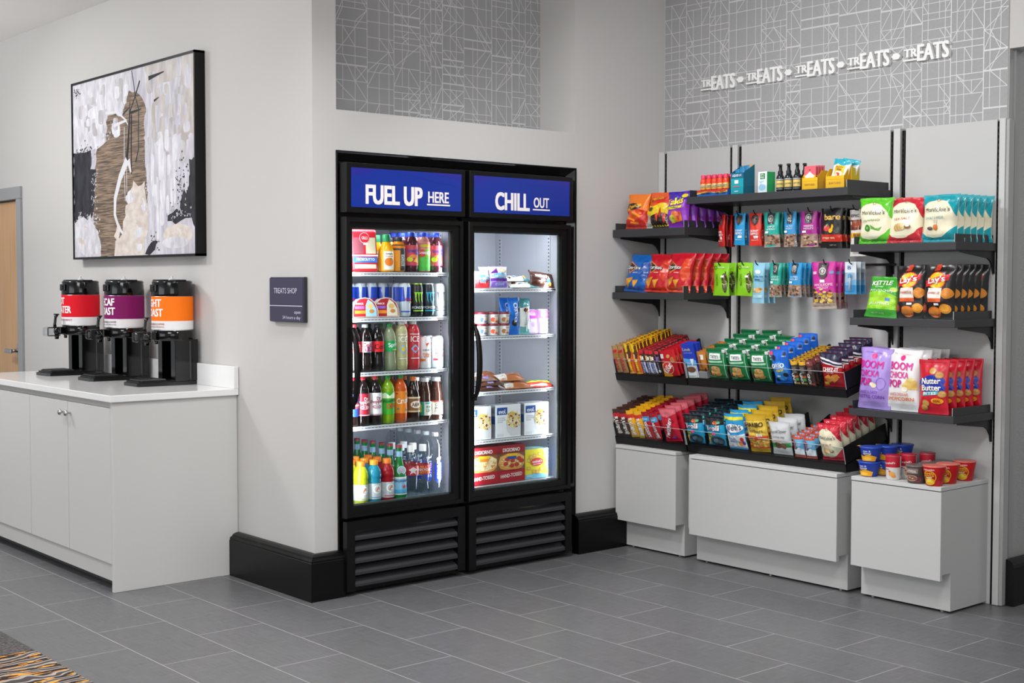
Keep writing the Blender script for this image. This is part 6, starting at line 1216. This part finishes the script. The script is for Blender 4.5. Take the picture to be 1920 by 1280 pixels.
b = bar('nut_bar', .040, .128, .020, '#46302c', [('r', 0, .78, 1, 1, '#7a3838'), ('e', .4, .9, .2, .03, '#c8a8a0'), ('r', .1, .05, .9, .12, '#b04a3a'), ('r', .2, .5, .8, .74, '#6a5450')], [('t', 'KIND', .32, .30, 1.3, .14, '#f0f0ee', PI/2, .03)], 60)
stack(b, 3.822, TU, 9, .028, 'maroon topped nut bar', 'in the upper middle tray', 'nut bar')
b = bag('cracker_bag', .124, .165, .045, '#b81826', [('p', [(0, .78), (.5, .72), (1, .62), (1, 1), (0, 1)], '#2b2a45'), ('p', [(0, .84), (.5, .78), (1, .66), (1, .72), (.5, .83), (0, .89)], '#ecebf0'), ('p', [(0, .74), (.5, .68), (1, .58), (1, .62), (.5, .72), (0, .78)], '#ecebf0'), ('p', [(.15, .30), (.40, .40), (.55, .22), (.30, .12)], '#e0903a'), ('p', [(.40, .28), (.62, .40), (.82, .26), (.58, .14)], '#e8a048'), ('p', [(.55, .38), (.80, .42), (.90, .30), (.7, .26)], '#d8822e'), ('r', .10, .06, .30, .16, '#d8c83a')], logo=[('t', 'CHEEZ-IT', .52, .54, .76, .12, '#f6f2ee', 0, .06), ('t', 'ORIGINAL', .5, .45, .4, .03, '#f0e0d8')], seed=61, crumple=.004)
stack(b, 3.708, TU, 6, .050, 'red and navy cheese cracker bag', 'at right of the upper middle tray', 'cracker bag', b0=.028)
# lower left tray
def mm(body, dk, seed, lo=.74, hi=1): return bag('candy_bag', .060, .150, .028, body, [('r', 0, lo, 1, hi, dk), ('e', .5, .12, .3, .05, '#e8e0d8')], logo=[('t', "m&m's", .5, .42, 1.6, .22, '#efe8e2', PI/2, .06)], seed=seed, nx=7, ny=10, crumple=.003)
b = mm('#4a2a22', '#c82430', 62, .70, .86); stack(b, 5.084, TL, 7, .038, 'brown and red chocolate candy bag', 'in the leftmost lower column', 'candy bag', b0=.02); stack(b, 5.022+.008, TL, 7, .038, 'brown and red chocolate candy bag', 'in the second lower column', 'candy bag', b0=.02)
b = mm('#f0b41c', '#d83428', 63, .72, .86); stack(b, 4.976, TL, 8, .036, 'yellow peanut candy bag', 'in the left of its two columns', 'candy bag', b0=.02); stack(b, 4.918, TL, 8, .036, 'yellow peanut candy bag', 'in the right of its two columns', 'candy bag', b0=.02)
def sk(t1, seed): return bag('candy_bag', .060, .150, .026, '#b81a2c', [('r', .06, .66, .94, .84, '#3a9ccc'), ('e', .35, .10, .10, .04, '#4aa83a'), ('e', .65, .16, .1, .04, '#f0b41c'), ('r', .1, .9, .9, .98, '#a01626')], logo=[('t', t1, .5, .36, 1.5, .17, '#f2e8e8', PI/2+.1, .05), ('t', 'SHARE', .5, .75, .6, .06, '#e8f4fa')], seed=seed, nx=7, ny=10, crumple=.003)
b = sk('Skittles', 64); stack(b, 4.866, TL, 7, .038, 'red candy bag with blue tab', 'in the left of its two columns', 'candy bag', b0=.02)
b = sk('Starburst', 65); stack(b, 4.804, TL, 7, .038, 'red candy bag with blue tab', 'in the right of its two columns', 'candy bag', b0=.02)
b = bag('licorice_bag', .118, .180, .035, '#c41c34', [('p', [(0, .80), (.5, .74), (1, .84), (1, 1), (0, 1)], '#d86a76'), ('r', .5, .1, .8, .16, '#7a3a9a'), ('p', [(.28, .10), (.66, .66), (.82, .62), (.5, .10)], '#a81428')], logo=[('t', 'Twizzlers', .44, .42, 1.05, .16, '#f2eef0', 1.15, .06)], seed=66)
stack(b, 4.702, TL, 6, .050, 'red licorice bag with clear top', 'in the lower left tray', 'candy bag', b0=.024)
# lower middle tray
b = bag('gummy_bag', .128, .158, .045, '#24a0cc', [('r', 0, .755, 1, 1, '#1b1c20'), ('e', .62, .82, .14, .06, '#e87a4a'), ('e', .78, .83, .07, .04, '#4ab88a'), ('e', .60, .22, .34, .17, '#2a3a4a'), ('e', .55, .24, .14, .07, '#5a7a8a'), ('e', .72, .2, .12, .07, '#3a5a6a'), ('e', .26, .42, .17, .07, '#5a8a2a'), ('p', [(.1, .1), (.22, .36), (.28, .34), (.2, .1)], '#f0b02a'), ('e', .52, .48, .10, .05, '#e04a8a'), ('r', 0, 0, 1, .05, '#1d1f24')], logo=[('t', 'Trolli', .46, .66, .76, .19, '#3a1a3a', .05, .16), ('t', 'Trolli', .46, .66, .74, .17, '#f8eef4', .05, .07), ('t', 'SOUR', .3, .43, .26, .06, '#f0d82a')], seed=67)
stack(b, 4.545, TL, 6, .050, 'blue and black sour gummy bag', 'in the left of its two columns', 'candy bag', b0=.028); stack(b, 4.404, TL, 6, .050, 'blue and black sour gummy bag', 'in the right of its two columns', 'candy bag', b0=.028)
b = bag('fruit_snack_bag', .122, .185, .04, '#2f9fd8', [('r', 0, .84, 1, .92, '#e8dc2a'), ('p', [(0, .04), (1, .04), (1, .46), (.5, .42), (0, .50)], '#dfe4ea'), ('e', .5, .62, .48, .12, '#f2f4f6'), ('e', .86, .30, .09, .07, '#d83040'), ('e', .74, .18, .10, .07, '#e88a2a'), ('e', .9, .2, .08, .06, '#6a3a8a'), ('r', .3, .44, .74, .49, '#2a8ac8'), ('e', .2, .14, .1, .05, '#c8ccd2')], logo=[('t', "Welch's", .5, .64, .80, .17, '#1c2a5a', .08, .01), ('t', 'Fruit', .4, .34, .38, .07, '#4a7ab8', 0, .01), ('t', 'snacks', .42, .25, .42, .07, '#4a7ab8', 0, .01)], seed=68)
stack(b, 4.271, TL, 4, .052, 'blue and white fruit snack bag', 'in the lower middle tray', 'candy bag', b0=.026, rise=.004)
b = bag('gummy_bag', .132, .195, .04, '#c9a227', [('r', 0, .46, 1, .84, '#e6c24a'), ('r', .04, .16, .96, .40, '#c8843a')]+nuts(12, 30, .17, .38, ('#c8301e', '#e8a02a', '#d8c84a', '#8ab83a', '#e8dcb0'))+[('r', 0, .40, 1, .44, '#c8202a'), ('r', 0, .125, 1, .155, '#c8202a'), ('r', .56, .44, .80, .52, '#f0ead0')], logo=[('t', 'HARIBO', .48, .745, .80, .115, '#1d1a1a', 0, .05), ('t', 'Goldbears', .48, .585, .74, .09, '#2a2420', 0, .0)], seed=69)
stack(b, 4.130, TL, 5, .050, 'gold gummy candy bag', 'in the lower middle tray', 'candy bag', b0=.026, rise=.005)
b = bag('chocolate_bag', .128, .165, .04, '#d2d4d6', [('p', [(.02, .22), (.98, .26), (.98, .40), (.02, .36)], '#2f9a4a'), ('e', .40, .32, .18, .10, '#6a4434'), ('p', [(.52, .24), (.72, .20), (.82, .34), (.64, .40)], '#7a5040'), ('r', .25, .46, .75, .49, '#e08a3a')], logo=[('t', 'Russell Stover', .5, .74, .76, .10, '#4a4a4e', .03, .0), ('t', 'SUGAR FREE', .52, .57, .56, .05, '#4a5a4e', 0, .01)], seed=70)
stack(b, 3.997, TL, 3, .060, 'silver white chocolate bag', 'in the lower middle tray', 'candy bag', b0=.026)
b = bag('energy_bar', .062, .110, .026, '#6ab2dc', [('r', 0, .84, 1, 1, '#cf4a20'), ('r', 0, 0, 1, .14, '#c8502a'), ('p', [(0, .14), (1, .14), (1, .38), (.6, .50), (.3, .36), (0, .42)], '#e4eaf0'), ('e', .5, .6, .3, .08, '#a8cce4')], logo=[('t', 'CLIF', .22, .60, .75, .18, '#c8281e', PI/2, .06)], seed=71, nx=7, ny=9, crumple=.002)
stack(b, 3.893, TL, 5, .036, 'orange topped sky blue energy bar', 'in the left of its two columns', 'energy bar', b0=.02); stack(b, 3.826, TL, 5, .036, 'orange topped sky blue energy bar', 'in the right of its two columns', 'energy bar', b0=.02)
b = mv('#c8283a', '#b03a34', 'SEA SALT', POT, 22, .128, .178); stack(b, 3.712, TL, 6, .052, 'red and cream potato chip bag', 'at right of the lower middle tray', 'chip bag', b0=.034)

# ------------------------------------------------------------------ cups on the right base cabinet
ZB = .5585
def cup(name, r0, r1, h, body, lid, decs, lidr=.002):
    mb = MB(); mb.lathe([(r0-.003, 0), (r0, .002), (r1, h-.003)], mat(body, 'pack'), 30); o = mb.build(name)
    l = MB(); l.lathe([(r1+lidr, h-.004), (r1+lidr, h), (r1, h+.001)], mat(lid, 'foil'), 30); l.build('lid', o)
    def sf(x, y, off):
        z = .003+y*(h-.008); a = -PI/2+(x-.5)*PI; r = r0+(r1-r0)*z/h+.0007+off; return Vector((r*math.cos(a), r*math.sin(a), z))
    l = MB(); art(l, sf, decs, PI*(r0+r1)/2, h, 'pack', step=.008); l.build('label', o); return o
mc = cup('macaroni_cup', .036, .049, .066, '#1c3fa8', '#2a50b8', [('p', [(.15, .0), (.78, .0), (.82, .34), (.6, .48), (.35, .38), (.12, .46)], '#f2a91c'), ('e', .48, .18, .16, .12, '#f8c84a'), ('o', .48, .62, .14, .18, .25, '#f2c81c'), ('r', .3, .62, .66, .9, '#1c3fa8'), ('t', 'mac &', .48, .78, .24, .14, '#e8ecf6'), ('t', 'cheese', .48, .62, .26, .14, '#e8ecf6')])
tabm = MB(); tabm.prism([(-.045, -.018), (-.062, -.010), (-.062, .010), (-.045, .018)], .0655, .0665, 'z', mat('#f2b82a', 'foil')); tabm.build('pull_tab', mc)
cups = [(5.120, 3.512, 0, 'lower front cup of the left pile'), (5.122, 3.506, 1, 'upper front cup of the left pile'), (5.205, 3.485, 0, 'lower cup of the middle pile'), (5.205, 3.480, 1, 'upper cup of the middle pile'), (5.310, 3.470, 0, 'lower cup of the rear pile'), (5.310, 3.466, 1, 'upper cup of the rear pile')]
for k, (x, y, l, lb) in enumerate(cups):
    q = mc if k == 0 else dup(mc); q.location = (x, y, ZB+.0675*l); q.rotation_euler = (0, 0, -PI/2+.25*math.sin(k*1.7)); tag(q, 'blue macaroni and cheese cup, '+lb, 'cup', 'blue macaroni cups')
sc_ = cup('soup_cup', .031, .034, .108, '#eceae8', '#b5172c', [('r', 0, .52, 1, 1, '#bd1a30'), ('e', .62, .22, .14, .10, '#e0a04a'), ('e', .52, .34, .05, .04, '#d8502a'), ('e', .70, .12, .10, .06, '#d88a3a'), ('t', "Campbell's", .5, .70, .50, .12, '#f6eeee', .08, .02), ('r', .2, .42, .5, .45, '#c04a4a')], .001)
for k, (x, y, lb) in enumerate(((5.118, 3.386, 'front one'), (5.200, 3.362, 'middle one'), (5.300, 3.330, 'rear one'))):
    q = sc_ if k == 0 else dup(sc_); q.location = (x, y, ZB); q.rotation_euler = (0, 0, -PI/2+.15*k); tag(q, 'tall red and white soup cup, '+lb+' of three', 'cup', 'red and white soup cups')
oc = cup('oatmeal_cup', .036, .044, .078, '#5b4a46', '#6a6462', [('p', [(.22, .9), (.74, .9), (.72, .58), (.24, .58)], '#8a7a74'), ('t', 'OATMEAL', .48, .72, .40, .16, '#e8dcd4', 0, .03), ('e', .50, .30, .22, .20, '#b8988a'), ('e', .50, .31, .18, .15, '#8a5a48'), ('e', .45, .34, .04, .03, '#d8b8a0'), ('e', .55, .28, .04, .03, '#d8b8a0'), ('o', .74, .22, .09, .14, .3, '#a83a4a'), ('e', .16, .45, .05, .08, '#d8ccc4')])
for k, (x, y, lb) in enumerate(((5.100, 3.258, 'front one'), (5.195, 3.255, 'middle one'), (5.300, 3.250, 'rear one'))):
    q = oc if k == 0 else dup(oc); q.location = (x, y, ZB); q.rotation_euler = (0, 0, -PI/2+.2*k); tag(q, 'brown oatmeal cup, '+lb+' of its row', 'cup', 'brown oatmeal cups')
rc = cup('noodle_cup', .034, .048, .086, '#d0141e', '#d86a5a', [('o', .5, .46, .24, .36, .12, '#e8b81e'), ('e', .5, .22, .20, .20, '#e0a81e'), ('e', .42, .14, .10, .10, '#f0c83a'), ('e', .60, .16, .08, .10, '#f0c83a'), ('e', .50, .28, .09, .10, '#f4d45a'), ('e', .5, .10, .14, .08, '#e8b42a'), ('t', 'Nissin', .5, .87, .34, .10, '#f4ecec', .05, .02), ('t', 'RAMEN', .5, .66, .30, .10, '#f0c82a', 0, .03), ('t', 'NOODLES', .5, .54, .34, .10, '#f0c82a', 0, .03), ('r', .4, .42, .6, .46, '#f0f0f0')])
for k, (x, y, lb) in enumerate(((5.092, 3.165, 'front one'), (5.200, 3.165, 'middle one'), (5.335, 3.166, 'rear one'))):
    q = rc if k == 0 else dup(rc); q.location = (x, y, ZB); q.rotation_euler = (0, 0, -PI/2+.1*k); tag(q, 'red ramen noodle cup, '+lb+' of its row', 'cup', 'red ramen noodle cups')
